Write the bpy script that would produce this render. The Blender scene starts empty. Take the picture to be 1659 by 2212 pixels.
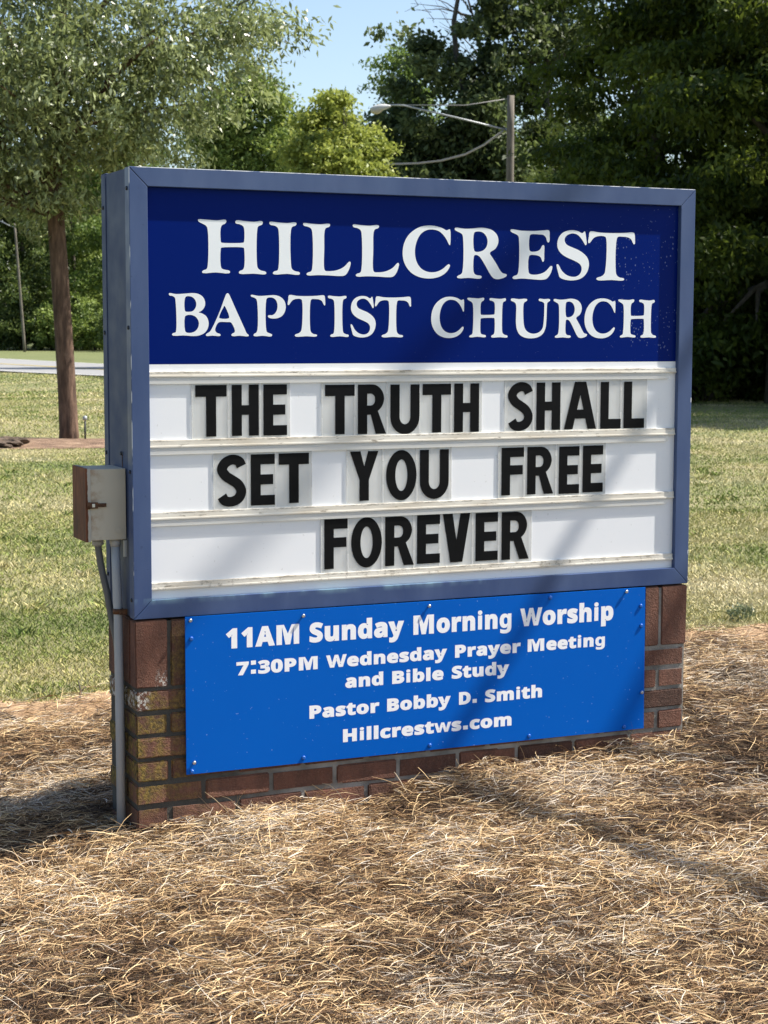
import bpy, bmesh, math, random
import numpy as np
from mathutils import Vector, Matrix
from mathutils.geometry import tessellate_polygon

rnd = random.Random(7)
rng = np.random.default_rng(11)
SC = bpy.context.scene
COL = SC.collection
PI = math.pi
R = math.radians

# ------------------------------------------------------------------ camera, sky, sun, exposure
ZS = 0.65                                   # sign cabinet underside above datum
CAM = Vector((-1.39969, -4.91248, 0.83924 + ZS))
PITCH, YAW, ROLL = 0.102882, 0.420042, 0.002518
fwd = Vector((math.sin(YAW) * math.cos(PITCH), math.cos(YAW) * math.cos(PITCH), -math.sin(PITCH)))
rt = Vector((math.cos(YAW), -math.sin(YAW), 0)); up = rt.cross(fwd)
r2 = rt * math.cos(ROLL) + up * math.sin(ROLL); u2 = up * math.cos(ROLL) - rt * math.sin(ROLL)
cd = bpy.data.cameras.new('camera'); cam = bpy.data.objects.new('camera', cd); COL.objects.link(cam)
cam.matrix_world = Matrix(((r2.x, u2.x, -fwd.x, CAM.x), (r2.y, u2.y, -fwd.y, CAM.y), (r2.z, u2.z, -fwd.z, CAM.z), (0, 0, 0, 1)))
cd.sensor_fit = 'HORIZONTAL'; cd.sensor_width = 36.0; cd.lens = 3801.45 / 1659 * 36
cd.clip_start = 0.1; cd.clip_end = 2000
cd.dof.use_dof = True; cd.dof.focus_distance = 5.0; cd.dof.aperture_fstop = 20
SC.camera = cam

SUN = Vector((0.74, -0.175, 1.0)).normalized()
SUN_EL = math.asin(SUN.z); SUN_AZ = math.atan2(SUN.x, SUN.y)
w = bpy.data.worlds.new('World'); SC.world = w; w.use_nodes = True
nt = w.node_tree; bg = nt.nodes['Background']
sky = nt.nodes.new('ShaderNodeTexSky'); sky.sky_type = 'NISHITA'; sky.sun_disc = False
sky.sun_elevation = SUN_EL; sky.sun_rotation = SUN_AZ; sky.air_density = 1.0; sky.dust_density = 1.2; sky.ozone_density = 1.0
nt.links.new(sky.outputs[0], bg.inputs[0]); bg.inputs[1].default_value = 0.092
sd = bpy.data.lights.new('sun', 'SUN'); sun = bpy.data.objects.new('sun', sd); COL.objects.link(sun)
sd.energy = 4.8; sd.angle = R(0.53); sd.color = (1.0, 0.94, 0.85)
sun.rotation_euler = SUN.to_track_quat('Z', 'Y').to_euler()
sun.location = (8, -4, 12)
SC.view_settings.view_transform = 'Standard'; SC.view_settings.look = 'None'
SC.view_settings.gamma = 1.0; SC.view_settings.exposure = 1.1
SC.render.engine = 'CYCLES'
SC.cycles.max_bounces = 8; SC.cycles.transparent_max_bounces = 12
SC.cycles.use_denoising = True

FH = Vector((math.sin(YAW), math.cos(YAW), 0)); RH = Vector((math.cos(YAW), -math.sin(YAW), 0))
def CF(r, f, z=0.0):
    "a point r metres to the right of and f metres ahead of where the photographer stands"
    p = CAM + RH * r + FH * f
    return Vector((p.x, p.y, z))

# ------------------------------------------------------------------ helpers
def tag(o, label=None, cat=None, group=None, kind=None):
    if label: o['label'] = label
    if cat: o['category'] = cat
    if group: o['group'] = group
    if kind: o['kind'] = kind
    return o

def empty(name, loc=(0, 0, 0), rz=0.0):
    o = bpy.data.objects.new(name, None); COL.objects.link(o)
    o.location = loc; o.rotation_euler = (0, 0, rz); o.empty_display_size = 0.1
    return o

def link(name, me, mat, parent=None, loc=None):
    o = bpy.data.objects.new(name, me); COL.objects.link(o)
    if mat is not None and not me.materials: me.materials.append(mat)
    if parent: o.parent = parent
    if loc is not None: o.location = loc
    return o

def np_mesh(name, V, F, k, attrs=None, smooth=False):
    "fast mesh: V (n,3), F flat index array of polygons with k corners; attrs are per-vertex floats"
    me = bpy.data.meshes.new(name)
    V = np.asarray(V, np.float32); F = np.asarray(F, np.int32).ravel()
    n = len(F) // k
    me.vertices.add(len(V)); me.vertices.foreach_set('co', V.ravel())
    me.loops.add(len(F)); me.loops.foreach_set('vertex_index', F)
    me.polygons.add(n)
    me.polygons.foreach_set('loop_start', np.arange(0, n * k, k, dtype=np.int32))
    me.polygons.foreach_set('loop_total', np.full(n, k, np.int32))
    if smooth: me.polygons.foreach_set('use_smooth', np.ones(n, bool))
    for an, av in (attrs or {}).items():
        a = me.attributes.new(an, 'FLOAT', 'POINT'); a.data.foreach_set('value', np.asarray(av, np.float32))
    me.update(calc_edges=True); me.validate()
    return me

def copy_tree(o, parent=None):
    c = o.copy(); COL.objects.link(c)
    if parent: c.parent = parent
    for ch in [q for q in bpy.data.objects if q.parent == o]:
        copy_tree(ch, c)
    return c

class MB:
    "collects simple solids, then builds them as one mesh object"
    def __init__(s): s.bm = bmesh.new()
    def box(s, x0, x1, y0, y1, z0, z1, bev=0.0):
        b = bmesh.new()
        bmesh.ops.create_cube(b, size=1.0)
        for v in b.verts:
            v.co = Vector(((x0 + x1) / 2 + v.co.x * (x1 - x0), (y0 + y1) / 2 + v.co.y * (y1 - y0), (z0 + z1) / 2 + v.co.z * (z1 - z0)))
        if bev > 0: bmesh.ops.bevel(b, geom=b.edges[:], offset=bev, segments=2, affect='EDGES', profile=0.6)
        s.join(b); return s
    def prism(s, pts, y0, y1, bev=0.0):
        "polygon given as (x, z) extruded from y0 to y1"
        b = bmesh.new()
        a = [b.verts.new((x, y0, z)) for x, z in pts]; c = [b.verts.new((x, y1, z)) for x, z in pts]
        n = len(pts)
        b.faces.new(a); b.faces.new(c[::-1])
        for i in range(n): b.faces.new((a[i], c[i], c[(i + 1) % n], a[(i + 1) % n]))
        bmesh.ops.recalc_face_normals(b, faces=b.faces[:])
        if bev > 0: bmesh.ops.bevel(b, geom=b.edges[:], offset=bev, segments=2, affect='EDGES', profile=0.6)
        s.join(b); return s
    def tube(s, path, rad, seg=12, cap=True):
        rads = rad if isinstance(rad, (list, tuple)) else [rad] * len(path)
        b = s.bm; rings = []
        P = [Vector(p) for p in path]; prev = None
        for i, p in enumerate(P):
            t = (P[min(i + 1, len(P) - 1)] - P[max(i - 1, 0)]).normalized()
            if prev is None:
                ref = Vector((0, 0, 1)) if abs(t.z) < 0.9 else Vector((1, 0, 0)); nrm = t.cross(ref).normalized()
            else:
                nrm = (prev - t * prev.dot(t)).normalized()
            prev = nrm; bn = t.cross(nrm)
            rings.append([b.verts.new(p + (nrm * math.cos(2 * PI * k / seg) + bn * math.sin(2 * PI * k / seg)) * rads[i]) for k in range(seg)])
        for a, c in zip(rings, rings[1:]):
            for k in range(seg): b.faces.new((a[k], a[(k + 1) % seg], c[(k + 1) % seg], c[k])).smooth = True
        if cap: b.faces.new(rings[0][::-1]); b.faces.new(rings[-1])
        return s
    def join(s, b):
        me = bpy.data.meshes.new('t'); b.to_mesh(me); b.free(); s.bm.from_mesh(me); bpy.data.meshes.remove(me)
    def build(s, name, mat, parent=None, loc=None, attr=None):
        me = bpy.data.meshes.new(name); s.bm.to_mesh(me); s.bm.free()
        return link(name, me, mat, parent, loc)

def poly_mesh(name, polys, y_front, thick=0.0):
    "polys: list of shapes, each a list of loops of (x, z); a flat sheet facing -y, or a slab when thick > 0"
    V, F = [], []
    for loops in polys:
        L3 = [[Vector((x, z, 0)) for x, z in l] for l in loops]
        flat = [p for l in L3 for p in l]
        tris = tessellate_polygon(L3)
        o = len(V)
        V += [(p.x, y_front, p.y) for p in flat]
        for t in tris:
            a, b, c = (flat[i] for i in t)
            ccw = (b - a).cross(c - a).z > 0
            F.append(tuple(o + i for i in (t if ccw else t[::-1])))
        if thick > 0:
            o2 = len(V); V += [(p.x, y_front + thick, p.y) for p in flat]
            i0 = 0
            for l in L3:
                n = len(l)
                for i in range(n):
                    a, b = i0 + i, i0 + (i + 1) % n
                    F.append((o + a, o2 + a, o2 + b, o + b))
                i0 += n
    me = bpy.data.meshes.new(name); me.from_pydata(V, [], F); me.update()
    return me

def catmull(P, sub=4):
    n = len(P); out = []
    for i in range(n):
        p0, p1, p2, p3 = P[i - 1], P[i], P[(i + 1) % n], P[(i + 2) % n]
        d = math.dist(p1, p2)
        k = sub if d < 0.05 else sub + 2
        t0 = 0.0; t1 = t0 + max(math.dist(p0, p1), 1e-6) ** .5; t2 = t1 + max(d, 1e-6) ** .5; t3 = t2 + max(math.dist(p2, p3), 1e-6) ** .5
        for j in range(k):
            t = t1 + (t2 - t1) * j / k
            q = []
            for c in (0, 1):
                a1 = (t1 - t) / (t1 - t0) * p0[c] + (t - t0) / (t1 - t0) * p1[c]
                a2 = (t2 - t) / (t2 - t1) * p1[c] + (t - t1) / (t2 - t1) * p2[c]
                a3 = (t3 - t) / (t3 - t2) * p2[c] + (t - t2) / (t3 - t2) * p3[c]
                b1 = (t2 - t) / (t2 - t0) * a1 + (t - t0) / (t2 - t0) * a2
                b2 = (t3 - t) / (t3 - t1) * a2 + (t - t1) / (t3 - t1) * a3
                q.append((t2 - t) / (t2 - t1) * b1 + (t - t1) / (t2 - t1) * b2)
            out.append(tuple(q))
    return out

def vnoise(x, y, scale, seed=0):
    "smooth value noise on numpy arrays, 0..1"
    g = np.random.default_rng(seed).random((64, 64))
    u = np.asarray(x) / scale + 1000.3; v = np.asarray(y) / scale + 1000.7
    i = np.floor(u).astype(int); j = np.floor(v).astype(int); a = u - i; b = v - j
    a = a * a * (3 - 2 * a); b = b * b * (3 - 2 * b)
    G = lambda p, q: g[p % 64, q % 64]
    return (G(i, j) * (1 - a) + G(i + 1, j) * a) * (1 - b) + (G(i, j + 1) * (1 - a) + G(i + 1, j + 1) * a) * b

def sstep(a, b, x):
    t = np.clip((np.asarray(x, float) - a) / (b - a), 0, 1); return t * t * (3 - 2 * t)

# ------------------------------------------------------------------ materials
class NT:
    def __init__(s, name):
        s.m = bpy.data.materials.new(name); s.m.use_nodes = True; s.t = s.m.node_tree
        s.b = s.t.nodes['Principled BSDF']; s.out = s.t.nodes['Material Output']
    def n(s, typ, **kw):
        nd = s.t.nodes.new('ShaderNode' + typ)
        for k, v in kw.items():
            if k.startswith('_'): setattr(nd, k[1:], v)
        for k, v in kw.items():
            if k.startswith('_'): continue
            key = int(k[1:]) if k[0] == 'i' and k[1:].isdigit() else k.replace('__', ' ')
            s.set(nd.inputs[key], v)
        return nd
    def set(s, sock, v):
        if isinstance(v, bpy.types.NodeSocket): s.t.links.new(v, sock)
        elif isinstance(v, bpy.types.Node): s.t.links.new(v.outputs[0], sock)
        elif isinstance(v, (tuple, list)) and len(v) == 3 and sock.type == 'RGBA': sock.default_value = (*v, 1)
        else: sock.default_value = v
    def p(s, **kw):
        for k, v in kw.items(): s.set(s.b.inputs[k.replace('__', ' ')], v)
        return s
    def obj(s): return s.n('TexCoord').outputs['Object']
    def noise(s, scale, detail=4.0, rough=0.55, vec=None, dist=0.0):
        return s.n('TexNoise', Vector=vec if vec is not None else s.obj(), Scale=scale, Detail=detail, Roughness=rough, Distortion=dist).outputs['Fac']
    def map(s, vec, sc): return s.n('Mapping', Vector=vec, Scale=sc).outputs[0]
    def ramp(s, fac, stops, interp='LINEAR'):
        nd = s.n('ValToRGB', Fac=fac); cr = nd.color_ramp; cr.interpolation = interp
        while len(cr.elements) < len(stops): cr.elements.new(0.5)
        for e, (p, c) in zip(cr.elements, stops):
            e.position = p; e.color = (*c, 1) if len(c) == 3 else (c[0],) * 3 + (1,)
        return nd.outputs['Color']
    def mix(s, fac, a, b, bt='MIX'):
        nd = s.n('Mix', _data_type='RGBA', _blend_type=bt)
        s.set(nd.inputs['Factor'], fac); s.set(nd.inputs[6], a); s.set(nd.inputs[7], b)
        return nd.outputs[2]
    def math(s, op, a, b=0.0, c=None):
        nd = s.n('Math', _operation=op); s.set(nd.inputs[0], a); s.set(nd.inputs[1], b)
        if c is not None: s.set(nd.inputs[2], c)
        return nd.outputs[0]
    def attr(s, name): return s.n('Attribute', _attribute_name=name).outputs['Fac']
    def bump(s, h, strength=0.4, dist=0.01):
        nd = s.n('Bump', Height=h, Strength=strength, Distance=dist); s.set(s.b.inputs['Normal'], nd.outputs[0]); return s
    def sep(s, vec):
        return s.n('SeparateXYZ', i0=vec).outputs
    def step(s, v, a, b):
        nd = s.n('MapRange', Value=v, _clamp=True); nd.inputs['From Min'].default_value = a; nd.inputs['From Max'].default_value = b
        return nd.outputs[0]

M = {}
def painted(name, col, faded, edge=True, rough=0.42):
    q = NT(name); o = q.obj()
    c = q.mix(q.step(q.noise(6, 5, vec=q.map(o, (1, 1, .35))), .35, .7), col, faded)
    c = q.mix(q.math('MULTIPLY', q.step(q.noise(60, 3), .66, .72), .35), c, (col[0] * .5, col[1] * .5, col[2] * .5))
    g = q.n('NewGeometry')
    x, y, z = q.sep(o)
    if edge:       # paint chipped off along the outer front corners and the top arris
        n1 = q.noise(26, 3, vec=q.map(o, (1, 1, .25)))
        l = q.math('MULTIPLY', q.math('LESS_THAN', x, .0017), q.math('LESS_THAN', y, .0022))
        l = q.math('MULTIPLY', l, q.step(n1, .50, .54))
        rr = q.math('MULTIPLY', q.math('GREATER_THAN', x, 1.9055), q.math('LESS_THAN', z, .62))
        rr = q.math('MULTIPLY', rr, q.step(q.noise(30, 2), .58, .6))
        tp = q.math('MULTIPLY', q.math('GREATER_THAN', z, 1.2982), q.step(q.noise(22, 3), .4, .5))
        m = q.math('MAXIMUM', q.math('MAXIMUM', l, rr), q.math('MULTIPLY', tp, .8))
        c = q.mix(m, c, (.62, .64, .66))
        # pale water stain along the lower rail just under the opening
        st = q.math('MULTIPLY', q.step(z, .038, .0535), q.math('LESS_THAN', z, .06))
        st = q.math('MULTIPLY', st, q.step(q.noise(14, 4, vec=q.map(o, (1, 1, .2))), .42, .62))
        st = q.math('MULTIPLY', st, q.math('LESS_THAN', x, 1.15))
        c = q.mix(q.math('MULTIPLY', st, .55), c, (.22, .36, .42))
    q.p(Base__Color=c, Roughness=q.ramp(q.noise(9, 3), [(.3, (rough - .08,)), (.7, (rough + .12,))]))
    q.bump(q.noise(3.5, 2), .05, .01)
    return q.m
M['frame'] = painted('faded blue paint', (.027, .056, .152), (.060, .098, .205))
M['cabinet'] = painted('dark blue paint', (.026, .046, .110), (.034, .058, .13), edge=False, rough=.62)

q = NT('navy sign face'); o = q.obj()
x, y, z = q.sep(o)
dust = q.n('TexVoronoi', Vector=q.map(o, (1, .1, .75)), Scale=95, Randomness=1.0)
far = q.ramp(x, [(.15, (.03,)), (.55, (.10,)), (.93, (.16,))])      # more specks towards the right end
xs = q.math('DIVIDE', x, 1.9)
far = q.ramp(xs, [(.1, (.05,)), (.6, (.10,)), (.82, (.16,)), (.95, (.32,))])
thr = q.math('MULTIPLY', far, q.step(q.noise(5, 4), .42, .62))
sp = q.math('LESS_THAN', dust.outputs['Distance'], q.math('MULTIPLY', thr, .85))
c = q.mix(q.noise(2, 2), (.0003, .0105, .122), (.0006, .012, .140))
c = q.mix(q.math('MULTIPLY', sp, .30), c, (.32, .40, .62))
q.p(Base__Color=c, Roughness=.3, Specular__IOR__Level=.05); M['navy'] = q.m

q = NT('white vinyl'); o = q.obj()
q.p(Base__Color=q.mix(q.noise(7, 3), (.74, .78, .80), (.82, .85, .86)), Roughness=.4); M['vinyl'] = q.m

q = NT('white acrylic sheet'); o = q.obj()
c = q.mix(q.noise(3, 3), (.77, .79, .82), (.83, .845, .86))
c = q.mix(q.math('MULTIPLY', q.step(q.noise(70, 2), .70, .74), .3), c, (.4, .4, .38))
q.p(Base__Color=c, Roughness=.3); M['acrylic'] = q.m

q = NT('weathered cream plastic rail'); o = q.obj()
c = q.mix(q.step(q.noise(12, 5, vec=q.map(o, (.35, 1, 2))), .4, .75), (.74, .71, .63), (.52, .46, .36))
c = q.mix(q.math('MULTIPLY', q.step(q.noise(38, 6, .7, vec=q.map(o, (.6, 1, 2.5))), .60, .68), .75), c, (.16, .13, .09))
x, y, z = q.sep(o); ln = None
for za_ in (.7190, .5209, .3103, .1030):
    k_ = q.math('LESS_THAN', q.math('ABSOLUTE', q.math('SUBTRACT', z, za_ - .002)), .0042); ln = k_ if ln is None else q.math('ADD', ln, k_)
dirt = q.math('MULTIPLY', ln, q.step(q.noise(55, 6, .75, vec=q.map(o, (.5, 1, 1.5))), .47, .60))
low_ = q.math('MULTIPLY', q.math('LESS_THAN', z, .11), q.step(q.noise(60, 6, .8, vec=q.map(o, (.7, 1, 1))), .54, .62))
c = q.mix(q.math('MULTIPLY', q.math('MAXIMUM', dirt, low_), .6), c, (.15, .125, .09))
q.p(Base__Color=c, Roughness=.5); M['rail'] = q.m

def clear(name, col, a, rough=.25):
    q = NT(name)
    q.p(Base__Color=col, Roughness=rough)
    tr = q.n('BsdfTransparent', Color=(.97, .98, .985))
    mx = q.n('MixShader', Fac=a, i1=tr.outputs[0], i2=q.b.outputs[0])
    q.t.links.new(mx.outputs[0], q.out.inputs[0]); return q.m
M['lip'] = clear('cloudy clear rail lip', (.80, .80, .77), .58)
M['plate'] = clear('clear plastic letter plate', (.78, .775, .74), .36, .2)
M['edge'] = clear('painted edge highlight', (.88, .88, .86), .6, .15)  # pale colour painted as the highlight along a plate's sides
q = NT('black letter vinyl'); q.p(Base__Color=q.mix(q.noise(30, 4), (.004, .0045, .005), (.010, .010, .011)), Roughness=.4, Specular__IOR__Level=.08); M['black'] = q.m

q = NT('royal blue board'); o = q.obj()
c = q.mix(q.noise(2.2, 3), (.0005, .098, .46), (.001, .11, .50))
c = q.mix(q.math('MULTIPLY', q.step(q.noise(120, 1), .77, .79), .5), c, (.35, .5, .8))
q.p(Base__Color=c, Roughness=.36, Specular__IOR__Level=.10); M['board'] = q.m
q = NT('white board lettering'); q.p(Base__Color=(.88, .885, .90), Roughness=.4, Specular__IOR__Level=.2); M['boardtext'] = q.m
q = NT('screw steel'); q.p(Base__Color=(.55, .57, .6), Metallic=1.0, Roughness=.35); M['steel'] = q.m
q = NT('blue screw cap'); q.p(Base__Color=(.01, .10, .42), Roughness=.35); M['bluecap'] = q.m
q = NT('dark screw'); q.p(Base__Color=(.02, .022, .03), Roughness=.6); M['darkscrew'] = q.m

q = NT('red brown brick'); o = q.obj()
tone = q.attr('tone')
c = q.ramp(tone, [(0, (.058, .026, .017)), (.35, (.122, .050, .030)), (.7, (.190, .080, .050)), (1, (.245, .125, .08))])
n1 = q.noise(16, 6, .65, vec=q.map(o, (1, 1, .45)))
c = q.mix(q.step(n1, .38, .68), c, q.mix(.6, c, (.03, .018, .013)))
c = q.mix(q.math('MULTIPLY', q.step(q.noise(150, 4, .7), .5, .72), .4), c, (.26, .15, .10))
x, y, z = q.sep(o)
lf = q.math('MULTIPLY', q.step(x, .26, .02), q.math('MULTIPLY', q.step(z, .05, .11), q.step(z, .66, .56)))
lf = q.math('MULTIPLY', lf, q.math('SUBTRACT', 1.0, q.math('MULTIPLY', q.math('LESS_THAN', x, .103), q.math('GREATER_THAN', z, .443))))
ms = q.math('MULTIPLY', lf, q.step(q.noise(17, 6, .7), .42, .55))
c = q.mix(q.math('MULTIPLY', ms, .9), c, q.mix(q.step(q.noise(90, 4), .35, .65), (.045, .040, .010), (.27, .185, .030)))
l1 = q.math('MULTIPLY', q.math('MULTIPLY', q.step(x, .060, .075), q.step(x, .108, .100)), q.math('MULTIPLY', q.step(z, .442, .448), q.step(z, .500, .465)))
l2 = q.math('MULTIPLY', q.step(x, .050, .030), q.math('MULTIPLY', q.step(z, .372, .385), q.step(z, .446, .435)))
lim = q.math('MULTIPLY', q.math('ADD', l1, l2), q.step(q.noise(60, 5, .75), .50, .56))
c = q.mix(lim, c, (.50, .48, .43))
q.p(Base__Color=c, Roughness=.92)
q.bump(q.math('ADD', q.noise(90, 6, .7), q.math('MULTIPLY', q.noise(260, 3), .5)), .9, .006)
M['brick'] = q.m
q = NT('grey mortar'); o = q.obj()
c = q.mix(q.step(q.noise(11, 5), .35, .65), (.32, .30, .265), (.15, .14, .12))
x, y, z = q.sep(o)
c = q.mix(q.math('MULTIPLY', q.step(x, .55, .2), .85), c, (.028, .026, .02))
q.p(Base__Color=c, Roughness=.95); q.bump(q.noise(140, 5, .7), .7, .004); M['mortar'] = q.m

q = NT('grey enamel box'); o = q.obj(); x, y, z = q.sep(o)
c = q.mix(q.noise(9, 3), (.44, .395, .305), (.51, .465, .37))
rust = q.math('MULTIPLY', q.step(x, -.06, -.112), q.step(q.noise(26, 6, .65), .44, .62))
c = q.mix(q.math('MULTIPLY', rust, .85), c, (.25, .125, .05))
q.p(Base__Color=c, Roughness=.5); M['box'] = q.m
q = NT('rusted cover'); o = q.obj(); x, y, z = q.sep(o)
c = q.ramp(q.noise(20, 6, .65, vec=q.map(o, (1, 1, .3))), [(.25, (.038, .012, .005)), (.5, (.115, .034, .010)), (.75, (.27, .09, .026))])
ed = q.math('ADD', x, q.math('MULTIPLY', q.math('SUBTRACT', q.noise(28, 4), .5), .010))
c = q.mix(q.step(ed, -.1155, -.1140), c, (.40, .38, .32))
q.p(Base__Color=c, Roughness=.75); q.bump(q.noise(70, 4), .3, .003); M['rustcover'] = q.m
q = NT('rusted latch'); c = q.ramp(q.noise(60, 5), [(.3, (.03, .014, .008)), (.7, (.17, .075, .03))]); q.p(Base__Color=c, Roughness=.7, Metallic=.3); M['rust'] = q.m
q = NT('grey conduit plastic'); q.p(Base__Color=q.mix(q.noise(8, 4), (.29, .31, .33), (.39, .41, .43)), Roughness=.5); M['pvc'] = q.m
q = NT('dark grey flexible conduit'); q.p(Base__Color=q.mix(q.noise(8, 4), (.085, .09, .095), (.13, .135, .14)), Roughness=.5); M['flex'] = q.m

q = NT('bark'); o = q.obj()
v = q.map(o, (9, 9, 1.6))
n1 = q.noise(1.6, 6, .65, vec=v)
c = q.ramp(n1, [(.3, (.030, .018, .012)), (.5, (.095, .056, .037)), (.7, (.20, .125, .085))])
q.p(Base__Color=c, Roughness=.95); q.bump(n1, .9, .03); M['bark'] = q.m
q = NT('grey bark'); o = q.obj()
n1 = q.noise(1.6, 6, .65, vec=q.map(o, (5, 5, 1)))
q.p(Base__Color=q.ramp(n1, [(.3, (.03, .026, .02)), (.7, (.13, .115, .095))]), Roughness=.95); M['greybark'] = q.m

def leafmat(name, lo, mid, hi, trans=.3, rough=.45, spec=.5):
    q = NT(name)
    c = q.ramp(q.attr('tone'), [(0, lo), (.5, mid), (1, hi)])
    q.p(Base__Color=c, Roughness=rough, Specular__IOR__Level=spec)
    tl = q.n('BsdfTranslucent', Color=q.mix(.5, c, (hi[0] * 1.3, hi[1] * 1.35, hi[2]), 'MIX'))
    mx = q.n('MixShader', Fac=trans, i1=q.b.outputs[0], i2=tl.outputs[0])
    q.t.links.new(mx.outputs[0], q.out.inputs[0]); return q.m
M['oakleaf'] = leafmat('glossy oak leaf', (.026, .042, .014), (.125, .160, .062), (.38, .43, .21), .3, .36, .7)
M['darkleaf'] = leafmat('dark green leaf', (.014, .027, .009), (.052, .078, .029), (.17, .21, .085), .35, .5, .25)
M['darkleaf2'] = leafmat('deep green leaflets', (.012, .026, .005), (.045, .074, .012), (.16, .20, .032), .4, .5, .25)
M['midleaf'] = leafmat('mid green leaf', (.045, .080, .016), (.105, .165, .036), (.20, .27, .065), .3, .5, .3)
M['lightleaf'] = leafmat('green leaf with painted sun', (.06, .10, .022), (.17, .235, .058), (.30, .37, .10), .35, .5, .3)  # sunlit brightness put into the leaf colour
M['yellowleaf'] = leafmat('yellow green leaf', (.10, .14, .022), (.24, .285, .055), (.40, .43, .11), .32, .5, .3)
M['woodleaf'] = leafmat('woodland leaf', (.018, .036, .010), (.068, .105, .030), (.22, .27, .08), .3, .5, .3)
M['weedleaf'] = leafmat('weed leaf', (.06, .08, .04), (.12, .15, .08), (.19, .22, .13), .25, .5)

def strandmat(name, stops, rough=.6, spec=.18):
    q = NT(name); q.p(Base__Color=q.ramp(q.attr('tone'), stops), Roughness=rough, Specular__IOR__Level=spec); return q.m
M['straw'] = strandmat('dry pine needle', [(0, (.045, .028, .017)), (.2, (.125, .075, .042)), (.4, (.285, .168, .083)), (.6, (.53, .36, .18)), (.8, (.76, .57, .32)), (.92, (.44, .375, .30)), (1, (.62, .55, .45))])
M['grass'] = strandmat('lawn blade', [(0, (.09, .13, .035)), (.25, (.165, .225, .048)), (.45, (.30, .315, .095)), (.65, (.46, .405, .175)), (1, (.64, .56, .36))])

q = NT('lawn soil and thatch'); o = q.obj()
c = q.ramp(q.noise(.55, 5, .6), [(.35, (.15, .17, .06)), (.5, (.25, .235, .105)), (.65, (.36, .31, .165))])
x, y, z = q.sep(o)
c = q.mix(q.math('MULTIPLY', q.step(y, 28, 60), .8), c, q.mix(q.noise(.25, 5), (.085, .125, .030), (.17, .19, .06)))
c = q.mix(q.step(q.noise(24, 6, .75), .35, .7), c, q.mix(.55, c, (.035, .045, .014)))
x, y, z = q.sep(o)
q.p(Base__Color=c, Roughness=.95); q.bump(q.noise(30, 5, .7), .8, .03); M['lawn'] = q.m
q = NT('straw litter and soil'); o = q.obj()
c = q.ramp(q.noise(60, 6, .75, vec=q.map(o, (1, 2.2, 1))), [(.3, (.035, .022, .013)), (.5, (.10, .062, .036)), (.7, (.22, .145, .08))])
q.p(Base__Color=c, Roughness=.95); q.bump(q.noise(80, 5, .7), 1.0, .02); M['litter'] = q.m
q = NT('bare orange soil'); o = q.obj()
c = q.ramp(q.noise(16, 6, .7), [(.3, (.22, .13, .07)), (.55, (.40, .26, .145)), (.75, (.52, .38, .23))])
q.p(Base__Color=c, Roughness=.95); q.bump(q.noise(70, 5, .7), .9, .01); M['soil'] = q.m
q = NT('bark mulch'); o = q.obj()
c = q.ramp(q.noise(5, 8, .85), [(.34, (.07, .04, .026)), (.5, (.21, .13, .082)), (.6, (.34, .23, .15)), (.72, (.52, .42, .31))])
q.p(Base__Color=c, Roughness=.95); q.bump(q.noise(30, 5, .7), 1.0, .03); M['mulch'] = q.m
q = NT('dark mulch'); o = q.obj()
q.p(Base__Color=q.ramp(q.noise(14, 6, .75), [(.3, (.05, .036, .027)), (.7, (.19, .135, .095))]), Roughness=.95); q.bump(q.noise(20, 5, .7), 1.0, .05); M['darkmulch'] = q.m
q = NT('asphalt'); o = q.obj()
q.p(Base__Color=q.mix(q.noise(1.5, 5), (.20, .20, .20), (.27, .27, .265)), Roughness=.9); M['road'] = q.m
q = NT('yellow road paint'); q.p(Base__Color=q.mix(q.noise(8, 4), (.45, .34, .06), (.55, .42, .10)), Roughness=.8); M['yline'] = q.m
q = NT('white road paint'); q.p(Base__Color=(.62, .62, .60), Roughness=.8); M['wline'] = q.m
q = NT('weathered pole wood'); o = q.obj()
c = q.ramp(q.noise(2, 5, .6, vec=q.map(o, (14, 14, 1.2))), [(.3, (.075, .065, .052)), (.7, (.215, .19, .155))])
q.p(Base__Color=c, Roughness=.9); M['pole'] = q.m
q = NT('galvanised arm'); q.p(Base__Color=(.36, .38, .39), Metallic=.5, Roughness=.5); M['galv'] = q.m
q = NT('lamp housing'); q.p(Base__Color=(.50, .51, .50), Roughness=.5); M['lamphead'] = q.m
q = NT('lamp lens'); q.p(Base__Color=(.50, .44, .34), Roughness=.25); M['lamplens'] = q.m
q = NT('cable'); q.p(Base__Color=(.05, .05, .05), Roughness=.6); M['cable'] = q.m
q = NT('pale twisted cable'); q.p(Base__Color=(.30, .29, .28), Roughness=.6); M['palecable'] = q.m

# ------------------------------------------------------------------ ground
def fwdist(x, y): return (np.asarray(x) - CAM.x) * FH.x + (np.asarray(y) - CAM.y) * FH.y
def bed_edge(x):
    x = np.asarray(x, float); return 2.03 - .11 * np.clip(x, -1, 4) + (vnoise(x, x * 0 + 3.3, .55, 5) - .5) * .35 + (vnoise(x, x * 0 + 8, .13, 9) - .5) * .12
def ground_z(x, y):
    x = np.asarray(x, float); y = np.asarray(y, float)
    m = 1 - sstep(2.2, 7, y)
    fr = 1 - .55 * sstep(-.3, -2.4, y)
    z = -.014 * m + .075 * (1 - m) + .060 * np.clip(x, -.9, 2.7) * m * fr
    inb = 1 - sstep(-.15, .25, y - bed_edge(x))
    z = z + inb * ((vnoise(x, y, .42, 2) - .5) * .070 + (vnoise(x, y, .15, 3) - .5) * .040)
    z = z + (vnoise(x, y, 7, 4) - .5) * .10 * sstep(8, 20, fwdist(x, y))
    return z

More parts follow.
